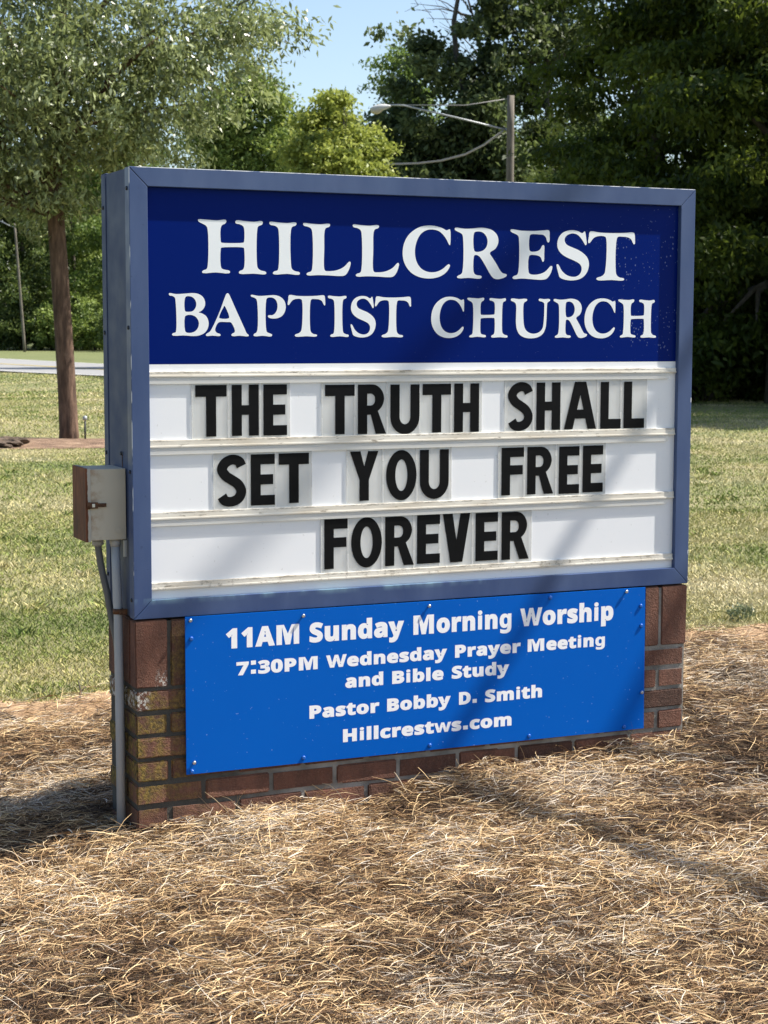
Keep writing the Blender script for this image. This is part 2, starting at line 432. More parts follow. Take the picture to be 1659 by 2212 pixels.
# one sheet of terrain out to the horizon: fine near the sign, coarse far away
def axis(lo, hi, fine_lo, fine_hi, step):
    a = list(np.arange(fine_lo, fine_hi, step)); s = step; v = fine_hi
    while v < hi: a.append(v); s *= 1.22; v += s
    a.append(hi); s = step; v = fine_lo - step
    while v > lo: a.insert(0, v); s *= 1.22; v -= s
    a.insert(0, lo); return np.array(a)
ax = axis(-900, 900, -3.5, 6, .05); ay = axis(-300, 1400, -4, 3, .05)
X, Y = np.meshgrid(ax, ay); Z = ground_z(X, Y)
nx, ny = len(ax), len(ay)
idx = np.arange(nx * ny).reshape(ny, nx)
F = np.stack([idx[:-1, :-1], idx[:-1, 1:], idx[1:, 1:], idx[1:, :-1]], -1).reshape(-1, 4)
me = np_mesh('ground', np.stack([X.ravel(), Y.ravel(), Z.ravel()], 1), F, 4, smooth=True)
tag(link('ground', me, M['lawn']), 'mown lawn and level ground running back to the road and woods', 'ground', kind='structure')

def sheet(name, xs, ys_lo, ys_hi, lift, mat, n=60):
    "a ground-hugging sheet between two edge curves"
    xs = np.asarray(xs); V = []
    for x, a, b in zip(xs, ys_lo, ys_hi):
        for t in np.linspace(0, 1, n):
            y = a + (b - a) * t; V.append((x, y))
    V = np.array(V); z = ground_z(V[:, 0], V[:, 1]) + lift
    m = len(xs); idx = np.arange(m * n).reshape(m, n)
    F = np.stack([idx[:-1, :-1], idx[1:, :-1], idx[1:, 1:], idx[:-1, 1:]], -1).reshape(-1, 4)
    return link(name, np_mesh(name, np.column_stack([V, z]), F, 4, smooth=True), mat)
xs = np.arange(-3.6, 6.2, .06)
tag(sheet('soil', xs, bed_edge(xs) - .5, bed_edge(xs) + .02, .006, M['soil'], 14), 'bare orange soil along the edge of the straw bed', 'soil', kind='structure')
tag(sheet('straw_bed', xs, xs * 0 - 4.2, bed_edge(xs) - .30 + (vnoise(xs, xs * 0, .2, 31) - .5) * .3, .012, M['litter'], 110), 'bed of matted straw litter around the sign', 'ground', kind='structure')

# ------------------------------------------------------------------ road
def strip_mesh(name, C, w0, w1, lift, mat, parent=None):
    V = []
    for i, c in enumerate(C):
        d = (C[min(i + 1, len(C) - 1)] - C[max(i - 1, 0)]).normalized(); nrm = Vector((-d.y, d.x, 0))
        for ww in (w0, w1): V.append(c + nrm * ww + Vector((0, 0, lift)))
    n = len(C)
    F = [(2 * i, 2 * i + 2, 2 * i + 3, 2 * i + 1) for i in range(n - 1)]
    return link(name, np_mesh(name, [tuple(v) for v in V], np.array(F), 4), mat, parent)
ctrl = [(-62, 150), (-30.5, 97), (-14.2, 67.6), (-6.8, 55.6), (.8, 48.8), (12, 45.6), (30, 44.5), (70, 47)]
pts = []
for i in range(len(ctrl) - 1):
    p0, p1, p2, p3 = (Vector(ctrl[max(0, min(len(ctrl) - 1, i + k))]) for k in (-1, 0, 1, 2))
    for j in range(10):
        t = j / 10
        p = .5 * ((2 * p1) + (p2 - p0) * t + (2 * p0 - 5 * p1 + 4 * p2 - p3) * t * t + (3 * p1 - p0 - 3 * p2 + p3) * t ** 3)
        pts.append(CF(p.x, p.y, .15))
road = strip_mesh('road', pts, -3.7, 3.7, 0, M['road']); tag(road, 'grey two lane road curving past the lawn towards the woods', 'road', kind='structure')
strip_mesh('centre_line', pts, -.16, -.05, .006, M['yline'], road)
strip_mesh('centre_line', pts, .05, .16, .006, M['yline'], road)
strip_mesh('edge_line', pts, 3.4, 3.52, .006, M['wline'], road)
strip_mesh('edge_line', pts, -3.52, -3.4, .006, M['wline'], road)

# ------------------------------------------------------------------ lettering outlines (metres on the sign / thousandths of an em)
SERIF = """
H 0.2096 1.0028 0.2096 0.1560 5,1546,295,1545,587,1535,840,1560,864,1515,830,1454,732,1401,687,1308,685,955,699,905,738,892,1356,906,1396,920,1411,971,1413,1294,1379,1386,1271,1443,1158,1463,1134,1508,1173,1551,1419,1539,1716,1524,1964,1549,1994,1504,1964,1447,1854,1398,1819,1305,1804,308,1833,178,1932,110,2067,80,2096,33,2056,0,1708,14,1262,7,1238,43,1272,86,1361,124,1406,208,1409,717,1395,759,1356,772,737,758,698,744,683,702,679,242,713,151,810,115,943,90,967,44,927,11,526,32,137,8,108,44,148,86,245,124,280,212,288,1266,245,1365,149,1422,34,1474,0,1509
I 0.4294 1.0030 0.0962 0.1539 15,1535,265,1524,567,1513,829,1539,859,1497,824,1445,728,1410,682,1316,679,301,709,170,805,106,937,80,962,38,926,0,562,23,139,2,104,39,144,87,250,121,285,224,289,1273,255,1375,155,1428,35,1448,0,1489
L 0.5361 1.0012 0.1536 0.1548 15,1545,260,1533,566,1522,838,1548,869,1506,833,1454,735,1418,689,1323,678,833,677,210,718,149,821,141,1028,159,1235,229,1365,316,1458,413,1505,437,1536,405,1495,233,1417,89,1339,21,1183,0,821,14,461,18,139,8,104,45,144,88,247,123,288,213,290,1294,254,1387,157,1441,36,1466,0,1507
C 0.8620 0.9981 0.1624 0.1612 1594,1515,1617,1465,1624,1265,1619,1090,1603,1029,1569,1054,1495,1187,1364,1349,1212,1455,1016,1495,821,1475,627,1366,490,1164,419,914,420,691,488,468,633,296,828,209,1024,192,1220,231,1388,319,1500,411,1567,447,1607,423,1602,372,1501,220,1333,97,1109,23,857,0,579,36,328,142,134,328,23,559,0,806,48,1055,174,1281,378,1459,626,1575,904,1612,1155,1593,1352,1539,1481,1482,1549,1504
R 1.0383 0.9994 0.1834 0.1579 28,1557,322,1534,606,1546,891,1579,1121,1565,1322,1504,1468,1381,1527,1215,1500,1063,1414,934,1254,839,1231,793,1331,653,1477,453,1595,277,1683,192,1799,163,1834,138,1800,81,1655,23,1482,0,1366,29,1261,129,1103,370,958,581,871,685,773,734,699,727,671,681,663,237,704,151,790,112,916,99,951,59,906,12,505,27,135,12,90,46,135,92,220,129,276,205,290,1262,255,1362,153,1420,40,1467,0,1511 676,1412,750,1454,892,1458,1019,1406,1112,1292,1147,1156,1114,1004,1024,901,887,842,738,834,680,878
E 1.2336 0.9996 0.1513 0.1562 17,1554,384,1522,853,1524,1207,1553,1355,1562,1391,1527,1399,1383,1395,1219,1354,1172,1312,1212,1269,1329,1179,1404,1002,1420,737,1414,685,1366,678,932,726,882,891,880,1026,924,1096,1002,1136,1069,1183,1091,1213,1056,1211,814,1208,609,1167,562,1131,607,1088,699,993,754,863,772,716,769,663,722,658,240,705,179,871,156,1077,185,1254,259,1371,364,1441,432,1495,439,1513,398,1462,227,1375,96,1287,28,1109,0,755,15,402,31,127,12,86,52,132,104,237,141,288,234,300,1255,269,1357,169,1415,53,1458,0,1503
S 1.4003 0.9997 0.1184 0.1583 1022,1553,1041,1491,1074,1311,1089,1155,1047,1118,1010,1164,905,1307,765,1433,602,1481,434,1451,304,1355,282,1241,349,1129,530,1050,772,967,985,852,1127,715,1184,544,1157,351,1045,167,865,50,637,0,396,2,186,50,107,101,70,204,1,435,0,487,42,498,90,452,182,309,333,182,515,117,695,115,845,190,915,321,907,435,821,537,627,627,355,726,144,851,34,1003,14,1158,65,1339,194,1481,373,1558,582,1583,781,1552,896,1498,962,1515,986,1552
T 1.5145 1.0014 0.1753 0.1546 86,1546,439,1514,928,1510,1358,1526,1692,1544,1730,1503,1753,1283,1749,1188,1712,1167,1674,1213,1597,1332,1453,1392,1268,1403,1133,1400,1072,1346,1049,272,1088,167,1200,95,1337,76,1368,40,1326,2,894,12,374,0,324,41,372,84,494,117,602,186,650,292,668,1337,618,1393,410,1404,229,1352,121,1246,68,1183,19,1171,0,1212,28,1374,44,1504
B 0.1193 0.8212 0.1194 0.1242 15,1234,215,1209,504,1226,745,1242,914,1212,1034,1130,1096,993,1081,854,992,738,900,687,992,660,1127,578,1194,430,1183,255,1089,107,928,23,734,0,444,18,117,13,84,45,118,82,190,105,215,183,199,1030,176,1112,95,1157,24,1166,0,1202 483,1088,527,1143,647,1149,758,1091,825,967,809,829,726,727,595,699,499,712,475,758 478,551,522,597,667,612,811,553,897,415,881,254,783,138,638,92,517,106,479,161
A 0.2306 0.8209 0.1324 0.1252 640,1233,674,1252,713,1234,752,1164,946,749,1191,238,1264,84,1324,37,1313,0,1041,14,818,4,784,37,819,79,883,111,893,176,820,344,762,408,649,413,428,412,364,374,294,235,289,156,342,96,425,69,454,32,420,4,204,17,19,8,0,40,39,82,117,128,206,258,430,722,595,1140 578,885,612,839,723,562,698,520,443,518,409,546,529,815
P 0.3701 0.8205 0.1101 0.1217 10,1217,249,1187,548,1204,749,1215,925,1170,1051,1059,1101,904,1075,739,989,612,847,541,671,526,556,558,536,600,571,624,671,624,757,676,823,785,839,926,799,1056,709,1131,598,1148,518,1129,483,1063,479,197,508,126,594,89,664,52,644,0,368,18,113,4,78,32,108,79,163,107,204,196,198,1014,168,1097,89,1143,24,1161,0,1189
U 1.2366 0.8151 0.1420 0.1251 28,1247,292,1229,556,1242,591,1206,545,1159,481,1123,458,1056,464,541,496,361,580,232,746,155,924,155,1071,223,1159,337,1192,518,1209,1010,1196,1113,1124,1154,1029,1179,999,1215,1034,1251,1206,1237,1384,1244,1420,1208,1373,1161,1320,1125,1304,1011,1287,545,1254,311,1161,140,984,36,748,0,512,25,334,113,232,272,195,488,194,1028,164,1105,88,1150,29,1170,0,1206
"""
GLYPHS = """W 649 111,-14,-18,493,111,494,175,221,179,203,184,181,188,158,192,134,196,112,185,114,173,112,177,134,181,157,186,180,193,214,266,494,384,494,456,214,460,200,464,180,472,134,476,112,465,114,453,112,457,134,461,158,466,182,475,221,538,494,667,493,538,-14,401,-14,333,249,328,271,321,303,315,337,325,342,337,351,334,337,328,304,321,271,316,248,249,-14
0 384 191,-33,145,-28,104,-14,70,11,42,45,23,85,9,131,1,183,-2,240,-1,279,2,315,8,349,15,381,30,418,51,451,77,478,110,498,148,509,192,513,237,508,278,494,313,469,340,436,360,396,374,350,383,298,385,240,384,201,381,165,376,131,368,100,353,62,332,29,306,2,273,-18,235,-29 191,102,203,104,211,111,220,126,225,145,229,171,232,202,233,240,232,277,229,308,225,334,220,354,211,369,203,376,191,378,180,376,172,370,163,354,158,335,154,309,152,277,151,240,152,203,154,171,158,145,163,126,172,111,180,104
1 384 150,-26,150,278,150,298,151,324,162,335,182,339,161,320,85,259,3,361,185,506,303,506,303,-26
3 384 164,-33,124,-31,85,-26,49,-17,0,1,3,140,56,120,76,113,96,107,117,103,136,101,153,100,182,102,201,107,212,113,219,121,223,131,225,145,223,157,220,163,213,169,198,175,183,179,162,181,135,182,73,182,73,311,136,311,161,312,181,315,195,318,207,325,213,331,216,339,218,349,215,363,210,371,205,374,193,377,175,378,157,377,141,374,126,369,105,358,65,334,-10,447,33,475,57,487,84,497,114,506,147,511,183,512,221,510,255,504,287,493,315,478,345,450,363,414,369,373,365,335,353,302,332,275,306,254,278,238,266,234,266,272,283,269,317,255,345,235,367,208,379,176,383,140,381,108,373,79,359,51,339,26,314,5,284,-11,249,-23,209,-30
7 384 40,-22,220,372,-8,368,-8,506,388,506,388,410,198,-26
A 463 -34,-24,151,508,312,508,497,-24,335,-26,300,88,164,88,129,-26 203,224,261,224,234,303,226,333,215,368,232,365,248,367,237,329,229,303
B 451 34,-26,34,506,210,506,257,504,299,498,335,489,368,475,402,447,423,407,430,359,427,327,419,299,406,274,387,252,362,237,356,235,356,271,362,269,388,256,410,237,428,211,436,190,440,166,442,138,436,91,417,50,385,17,355,-3,320,-16,282,-24,241,-26 188,315,220,315,244,317,259,320,265,324,271,331,273,344,271,356,264,362,256,366,239,369,215,370,188,370 188,110,227,110,251,112,266,116,274,121,279,128,283,137,284,148,281,163,274,173,266,177,250,181,224,183,188,183
D 497 34,-26,34,506,211,506,250,504,286,498,321,489,353,476,391,453,424,423,450,387,465,356,476,321,482,284,484,244,479,183,465,129,441,81,407,42,364,12,315,-9,258,-22,197,-26 188,110,204,110,260,119,296,142,318,181,326,243,325,276,319,303,310,325,299,341,278,357,251,367,215,370,188,370
H 514 34,-26,34,506,188,506,188,317,326,317,326,506,479,506,479,-26,326,-26,326,181,188,181,188,-26
P 422 34,-26,34,506,214,506,260,503,301,495,337,480,367,459,395,423,412,379,418,330,415,299,409,269,397,240,380,212,357,189,328,170,293,155,252,147,206,145,188,145,188,-26 188,280,195,280,218,282,236,286,248,292,256,300,261,310,262,325,256,351,241,364,206,370,188,370
S 370 167,-33,127,-31,89,-25,53,-15,5,5,8,151,64,131,87,123,110,114,132,108,153,104,174,103,193,105,205,108,210,111,215,119,217,128,216,136,212,142,202,151,185,161,164,172,139,183,121,192,101,203,80,217,59,235,40,256,24,282,16,303,12,326,10,351,16,397,33,437,63,470,92,489,124,502,160,510,198,512,226,511,252,508,277,503,301,496,326,487,375,467,323,340,278,357,259,364,242,369,227,373,211,375,197,376,178,373,168,368,164,362,162,354,165,344,175,333,189,325,211,313,238,300,262,288,284,275,305,262,323,246,339,228,352,208,362,186,367,160,369,132,363,86,345,45,314,11,284,-9,249,-22,210,-30
a 406 141,-33,105,-29,72,-17,43,3,20,31,6,68,2,110,7,152,25,189,54,217,82,232,114,243,150,249,191,252,230,254,230,243,227,260,223,267,214,272,198,274,184,273,169,271,154,267,138,262,122,256,83,240,28,354,73,375,97,384,122,391,148,396,175,399,203,400,253,396,296,384,333,362,360,331,376,291,381,246,381,-26,268,-26,248,24,275,24,266,13,246,-4,225,-17,201,-26,173,-31 180,93,194,94,206,98,216,105,224,114,228,125,230,141,230,143,219,143,192,140,176,136,167,131,160,122,157,108,159,100,161,97,167,94
b 425 255,-33,225,-31,199,-25,177,-15,160,-3,145,10,141,14,163,14,146,-26,26,-26,26,536,178,536,178,391,178,370,177,349,177,345,140,345,144,351,160,366,179,380,201,391,228,397,257,400,303,393,343,374,377,342,397,310,410,273,418,231,421,184,418,137,410,94,396,57,376,25,342,-7,301,-27 225,101,236,103,244,107,253,117,260,133,265,156,267,185,265,215,260,237,253,252,244,261,235,265,224,267,208,265,198,261,191,254,185,242,181,222,178,194,178,185,180,155,185,132,191,117,198,108,208,103
c 345 201,-33,159,-30,120,-20,86,-3,56,20,33,51,17,89,7,132,4,181,7,227,15,267,30,303,50,333,75,358,105,377,137,389,173,397,210,399,236,399,260,396,282,391,302,386,319,379,358,362,310,238,263,255,244,262,227,266,212,267,188,262,173,249,163,224,158,182,160,153,166,131,174,117,183,108,195,103,211,101,228,101,244,104,258,108,271,113,285,120,334,142,339,6,309,-11,291,-20,271,-26,250,-30,227,-32
d 425 168,-33,123,-27,82,-7,49,25,29,57,15,94,7,136,4,183,7,230,15,272,29,310,49,342,83,374,124,393,170,400,200,397,226,391,249,381,269,367,285,352,290,346,250,346,250,348,247,370,247,392,247,536,399,536,399,-26,279,-26,259,22,286,22,281,16,265,0,246,-13,224,-24,197,-31 204,99,222,101,233,106,241,113,247,126,251,145,253,172,253,181,252,212,247,235,241,250,233,258,221,264,203,266,190,264,181,259,172,249,165,233,160,211,158,181,160,152,165,130,172,115,181,106,190,101
e 397 218,-33,179,-30,143,-23,109,-10,79,9,53,33,32,63,16,98,7,137,4,181,7,225,15,264,29,300,48,330,72,355,100,375,132,389,166,397,204,399,244,396,280,387,313,371,342,349,365,320,382,287,391,249,394,208,394,132,161,132,160,139,166,123,175,111,187,102,203,96,224,94,244,95,264,97,281,100,299,105,317,112,370,132,373,3,339,-13,318,-20,296,-26,272,-30,247,-32 164,251,245,251,246,241,242,254,236,264,229,270,219,274,204,276,192,275,183,271,175,265,168,256,163,242
g 425 190,-175,163,-175,139,-173,115,-170,92,-166,70,-160,38,-150,39,-41,91,-59,125,-67,160,-72,194,-74,231,-66,251,-44,259,-3,259,3,260,27,260,34,280,34,270,21,253,5,234,-7,214,-14,192,-19,168,-21,124,-15,86,4,56,35,38,65,26,100,19,139,16,183,19,227,26,266,39,301,57,332,88,363,126,381,171,388,217,381,257,361,283,334,268,334,276,381,387,381,387,-1,384,-40,374,-75,358,-105,336,-131,307,-151,273,-164,234,-173 205,86,224,88,239,94,250,103,258,117,263,139,265,170,265,182,263,216,258,241,250,258,239,269,224,276,204,278,179,272,162,256,150,227,146,181,151,137,162,107,179,92
h 441 26,-26,26,536,178,536,178,406,178,388,178,370,177,353,175,331,177,346,140,346,147,354,165,371,187,384,210,393,234,398,260,399,302,395,340,383,373,361,398,329,412,287,417,240,417,-26,265,-26,265,212,259,248,249,262,230,267,213,265,201,259,192,249,185,231,180,205,178,172,178,-26
i 205 103,398,78,401,55,412,39,432,34,461,39,491,55,511,78,521,103,525,127,521,150,511,166,491,171,461,166,432,150,412,127,401 38,-14,38,381,166,381,166,-14
l 205 26,-26,26,536,178,536,178,-26
m 660 26,-26,26,393,149,393,162,346,135,346,141,354,160,372,183,384,206,393,230,398,254,399,283,398,310,393,334,384,356,371,375,353,380,346,362,346,368,354,388,372,411,384,435,393,458,398,483,399,527,395,565,383,596,360,619,327,631,287,635,240,635,-26,483,-26,483,212,478,249,469,262,452,267,438,265,428,260,420,251,413,236,409,213,407,183,407,-26,255,-26,255,212,250,249,240,262,224,267,209,265,199,259,191,250,185,232,180,206,178,172,178,-26
n 441 26,-26,26,393,149,393,162,346,135,346,142,355,162,372,185,385,210,393,235,398,261,399,303,395,341,383,373,361,398,328,413,287,417,240,417,-26,265,-26,265,213,263,235,260,249,256,257,247,264,231,267,212,265,200,259,192,249,185,231,180,205,178,172,178,-26
o 416 207,-33,170,-30,135,-22,103,-7,74,13,50,38,30,68,15,103,7,142,4,184,7,231,17,273,35,311,59,343,90,368,125,386,165,396,209,399,246,397,281,388,313,374,342,354,366,329,386,299,400,265,409,226,412,184,408,137,398,95,381,57,356,25,326,-1,290,-19,250,-29 208,100,225,102,236,108,244,116,251,132,256,154,257,184,256,214,251,236,244,251,236,259,225,264,208,267,191,265,180,259,172,251,165,236,160,214,158,184,160,154,165,132,172,116,180,108,191,102
p 425 26,-187,26,393,153,393,167,345,140,345,144,351,160,366,179,380,201,391,228,397,257,400,303,393,343,374,377,342,397,310,410,273,418,231,421,184,418,137,410,95,396,57,375,25,341,-7,300,-26,255,-33,225,-31,200,-25,178,-15,160,-3,145,10,141,14,178,14,176,25,178,6,178,-13,178,-187 225,101,238,103,246,107,254,117,261,133,265,156,267,185,263,227,253,252,242,263,223,267,208,265,198,261,191,254,185,242,181,222,178,194,178,185,180,155,185,132,191,117,198,108,208,103
r 305 26,-26,26,393,149,393,164,331,134,331,139,339,157,358,177,375,201,388,228,397,256,399,277,399,319,393,307,246,267,253,254,254,234,252,215,247,200,238,188,226,183,217,180,204,178,186,178,-26
s 334 152,-33,126,-32,103,-30,81,-27,61,-23,41,-17,5,-3,8,132,60,113,80,106,101,100,121,96,139,93,155,93,174,94,182,97,183,98,183,99,183,99,183,100,180,102,170,109,158,115,141,123,120,132,97,142,77,153,59,164,35,183,18,207,10,227,6,248,4,272,9,311,27,344,55,370,90,387,130,396,175,399,200,399,223,396,246,392,269,386,292,378,338,358,288,239,247,256,231,262,216,267,195,272,174,273,157,272,156,271,156,273,156,276,156,276,159,274,169,268,181,262,197,255,216,247,237,238,256,229,275,218,299,200,318,176,327,156,333,133,334,108,329,67,313,31,285,3,258,-14,227,-24,191,-31
t 291 178,-33,154,-31,131,-27,109,-20,88,-8,70,8,55,29,45,54,39,82,37,114,37,265,-11,265,-11,348,49,385,81,471,189,471,189,393,292,393,292,265,189,265,189,117,191,107,193,103,198,101,208,99,221,100,234,102,248,105,295,118,296,-8,259,-21,235,-27,217,-30,198,-32
u 441 180,-33,138,-29,101,-16,68,6,43,38,29,79,24,126,24,393,176,393,176,153,178,132,181,118,185,110,194,103,210,100,229,102,241,108,249,118,256,135,261,161,263,195,263,393,415,393,415,-26,293,-26,279,21,306,21,299,12,279,-5,256,-18,231,-26,206,-31
y 382 75,-187,57,-187,41,-185,-3,-178,-3,-46,44,-53,53,-54,61,-55,76,-53,86,-49,94,-43,102,-33,109,-21,115,-6,118,2,-34,390,128,393,203,169,209,152,212,135,215,117,214,123,170,123,170,118,173,136,177,152,182,168,256,393,416,390,251,-57,234,-95,210,-128,182,-154,149,-173,113,-184"""

# ------------------------------------------------------------------ brick base
W, H, D, B = 1.9086, 1.30, .3013, .0543
base = empty('brick_base', (0, 0, 0)); tag(base, 'low red brown brick wall with a soldier course carrying the church sign', 'brick wall')
V, F, T = [], [], []
def brick(x0, x1, y0, y1, z0, z1, tone, bev=.004):
    b = bmesh.new(); bmesh.ops.create_cube(b, size=1)
    j = lambda: rnd.uniform(-.0012, .0012)
    for v in b.verts:
        v.co = Vector(((x0 + x1) / 2 + v.co.x * (x1 - x0) + j(), (y0 + y1) / 2 + v.co.y * (y1 - y0) + j(), (z0 + z1) / 2 + v.co.z * (z1 - z0) + j()))
    bmesh.ops.bevel(b, geom=b.edges[:], offset=bev, segments=2, affect='EDGES')
    o = len(V); b.verts.index_update()
    V.extend(tuple(v.co) for v in b.verts); T.extend([tone] * len(b.verts))
    F.extend(tuple(o + v.index for v in f.verts) for f in b.faces); b.free()
zt = ZS - .006
# soldier course: wide corner bricks, narrow ones between
def tn(): return min(1, max(0, rnd.gauss(.45, .24)))
xa = .003
brick(xa, xa + .097, .0, .057, zt - .198, zt, .62, .003)
brick(xa, xa + .057, .067, .160, zt - .198, zt, .5); brick(xa, xa + .057, .170, D - .004, zt - .198, zt, .45)
brick(W - .100, W - .003, .0, .057, zt - .198, zt, .60, .003)
brick(W - .060, W - .003, .067, .160, zt - .198, zt, .5); brick(W - .060, W - .003, .170, D - .004, zt - .198, zt, .45)
n = 25; x0s = xa + .107; pitch = (W - .110 - x0s + .010) / n
for i in range(n):
    brick(x0s + i * pitch, x0s + i * pitch + pitch - .010, .0, .09, zt - .198, zt, tn())
    brick(x0s + i * pitch, x0s + i * pitch + pitch - .010, D - .094, D - .004, zt - .198, zt, tn())
for cse in range(11):
    z1 = zt - .198 - .010 - cse * .0703; z0 = z1 - .060
    odd = cse % 2 == 0
    if odd:
        pieces = [(xa + i * .2115, xa + i * .2115 + .2015) for i in range(9)]
    else:
        pieces = [(xa, xa + .0955)] + [(xa + .1055 + i * .2115, xa + .1055 + i * .2115 + .2015) for i in range(8)] + [(xa + .1055 + 8 * .2115, xa + .1055 + 8 * .2115 + .0955)]
    for i, (a, b2) in enumerate(pieces):
        b2 = min(b2, W - .003)
        y1 = .0955 if (odd or 0 < i < len(pieces) - 1) else .2015
        brick(a, b2, rnd.uniform(-.001, .002), y1, z0, z1, tn())
        if odd or 0 < i < len(pieces) - 1: brick(a, b2, D - .0955 - .004, D - .004, z0, z1, tn())
    if odd:
        for a in (xa, W - .003 - .0955): brick(a, a + .0955, .1055, D - .1055, z0, z1, tn())
    else:
        for a in (xa, W - .003 - .0955): brick(a, a + .0955, .2115, D - .004, z0, z1, tn()) if False else None
me = bpy.data.meshes.new('bricks'); me.from_pydata(V, [], F)
a = me.attributes.new('tone', 'FLOAT', 'POINT'); a.data.foreach_set('value', np.array(T, np.float32)); me.update()
link('bricks', me, M['brick'], base)
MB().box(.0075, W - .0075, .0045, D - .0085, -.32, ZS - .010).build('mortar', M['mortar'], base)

# ------------------------------------------------------------------ sign cabinet
cab = empty('sign_cabinet', (0, 0, ZS)); tag(cab, 'blue metal sign cabinet with navy church name panel above a white message board', 'sign')
def frame_bars(y0, y1, gap=.0007, bev=.0016, bb=B):
    m = MB(); g = gap
    m.prism([(0, H), (W, H), (W - bb - g, H - bb), (bb + g, H - bb)], y0, y1, bev)
    m.prism([(0, 0), (bb + g, bb), (W - bb - g, bb), (W, 0)], y0, y1, bev)
    m.prism([(0, g * 2), (0, H - g * 2), (bb, H - bb - g), (bb, bb + g)], y0 + .0003, y1, bev)
    m.prism([(W, g * 2), (W - bb, bb + g), (W - bb, H - bb - g), (W, H - g * 2)], y0 + .0003, y1, bev)
    return m
frame_bars(0, .045).build('front_frame', M['frame'], cab)
frame_bars(D - .045, D).build('back_frame', M['cabinet'], cab)
MB().box(.003, W - .003, .0465, D - .0465, .003, H - .003).build('cabinet_body', M['cabinet'], cab)
MB().box(B - .01, W - B + .01, D - .03, D - .02, B - .01, H - B + .01).build('back_panel', M['cabinet'], cab)
def head(m, c, ax, r, h, seg=10):
    c = Vector(c); ax = Vector(ax).normalized()
    m.tube([c, c + ax * h * .6, c + ax * h], [r, r, r * .6], seg)
for (yy, zz) in ((.022, 1.24), (.022, .845), (.022, .43), (.022, .055), (D - .022, 1.20), (D - .022, .83), (D - .022, .47), (D - .022, .10), (.115, .478)):
    m = MB(); head(m, (.0, yy, zz), (-1, 0, 0), .0062, .004); m.build('screw', M['darkscrew'], cab)
m = MB(); m.prism([(0, 0)] * 0 or [(.0, .474), (.0018, .474), (.0018, .440), (.0, .436)], .113, .1165); m.bm.transform(Matrix.Translation((.0015, 0, 0))); m.build('rust_streak', M['rust'], cab)
YH = .017
hp = MB().box(B - .004, W - B + .004, YH, YH + .004, .7405, H - B + .004).build('header_panel', M['navy'], cab)
SER = {}
for ln in SERIF.strip().split('\n'):
    p = ln.split(' '); vals = list(map(float, p[1:5]))
    loops = []
    for l in p[5:]:
        nums = list(map(int, l.split(','))); loops.append([(nums[i] / 1e4, nums[i + 1] / 1e4) for i in range(0, len(nums), 2)])
    SER[p[0]] = (vals, [catmull(l, 3) for l in loops])
def serif(ch, x0=None, z0=None, w_=None, h_=None):
    (sx, sz, sw, sh), loops = SER[ch]
    if x0 is None: x0, z0, w_, h_ = sx, sz, sw, sh
    return [[(x0 + x * w_ / sw, z0 + z * h_ / sh) for x, z in l] for l in loops]
name1 = [serif('H'), serif('I'), serif('L'), serif('L', .6960, 1.0001, .1539, .1560), serif('C'), serif('R'), serif('E'), serif('S'), serif('T')]
name2 = [serif('B'), serif('A'), serif('P')] + [serif(*t) for t in (
    ('T', .4862, .8201, .1206, .1230), ('I', .6156, .8192, .0680, .1230), ('S', .6898, .8179, .0826, .1247), ('T', .7697, .8184, .1212, .1233),
    ('C', .9596, .8159, .1131, .1273), ('H', 1.0841, .8176, .1426, .1234), ('R', 1.3908, .8162, .1247, .1251), ('C', 1.5052, .8152, .1145, .1282), ('H', 1.6308, .8174, .1456, .1236))] + [serif('U')]
link('lettering', poly_mesh('lettering', name1, YH - .0004), M['vinyl'], hp)
for pc_ in (name2[:7], name2[7:]):
    link('lettering', poly_mesh('lettering', pc_, YH - .0004), M['vinyl'], hp)
YS = .0172
mp = MB().box(B - .004, W - B + .004, YS, YS + .003, B - .004, .7395).build('message_panel', M['acrylic'], cab)
RAILS = [(.7190, .7042, .6828), (.5209, .4994, .4774), (.3103, .2890, .2689), (.1030, .0835, None)]
for za, zb, zl in RAILS:
    m = MB(); m.box(B + .001, W - B - .001, .0100, YS - .0005, zb, za, .0022)
    m.box(B + .001, W - B - .001, .0080, .0098, zb - .0015, zb + .004, .0008)
    rl = m.build('letter_rail', M['rail'], cab)
    if zl: MB().box(B + .001, W - B - .03, .0100, .0110, zl, zb - .002, .0003).build('rail_lip', M['lip'], rl)

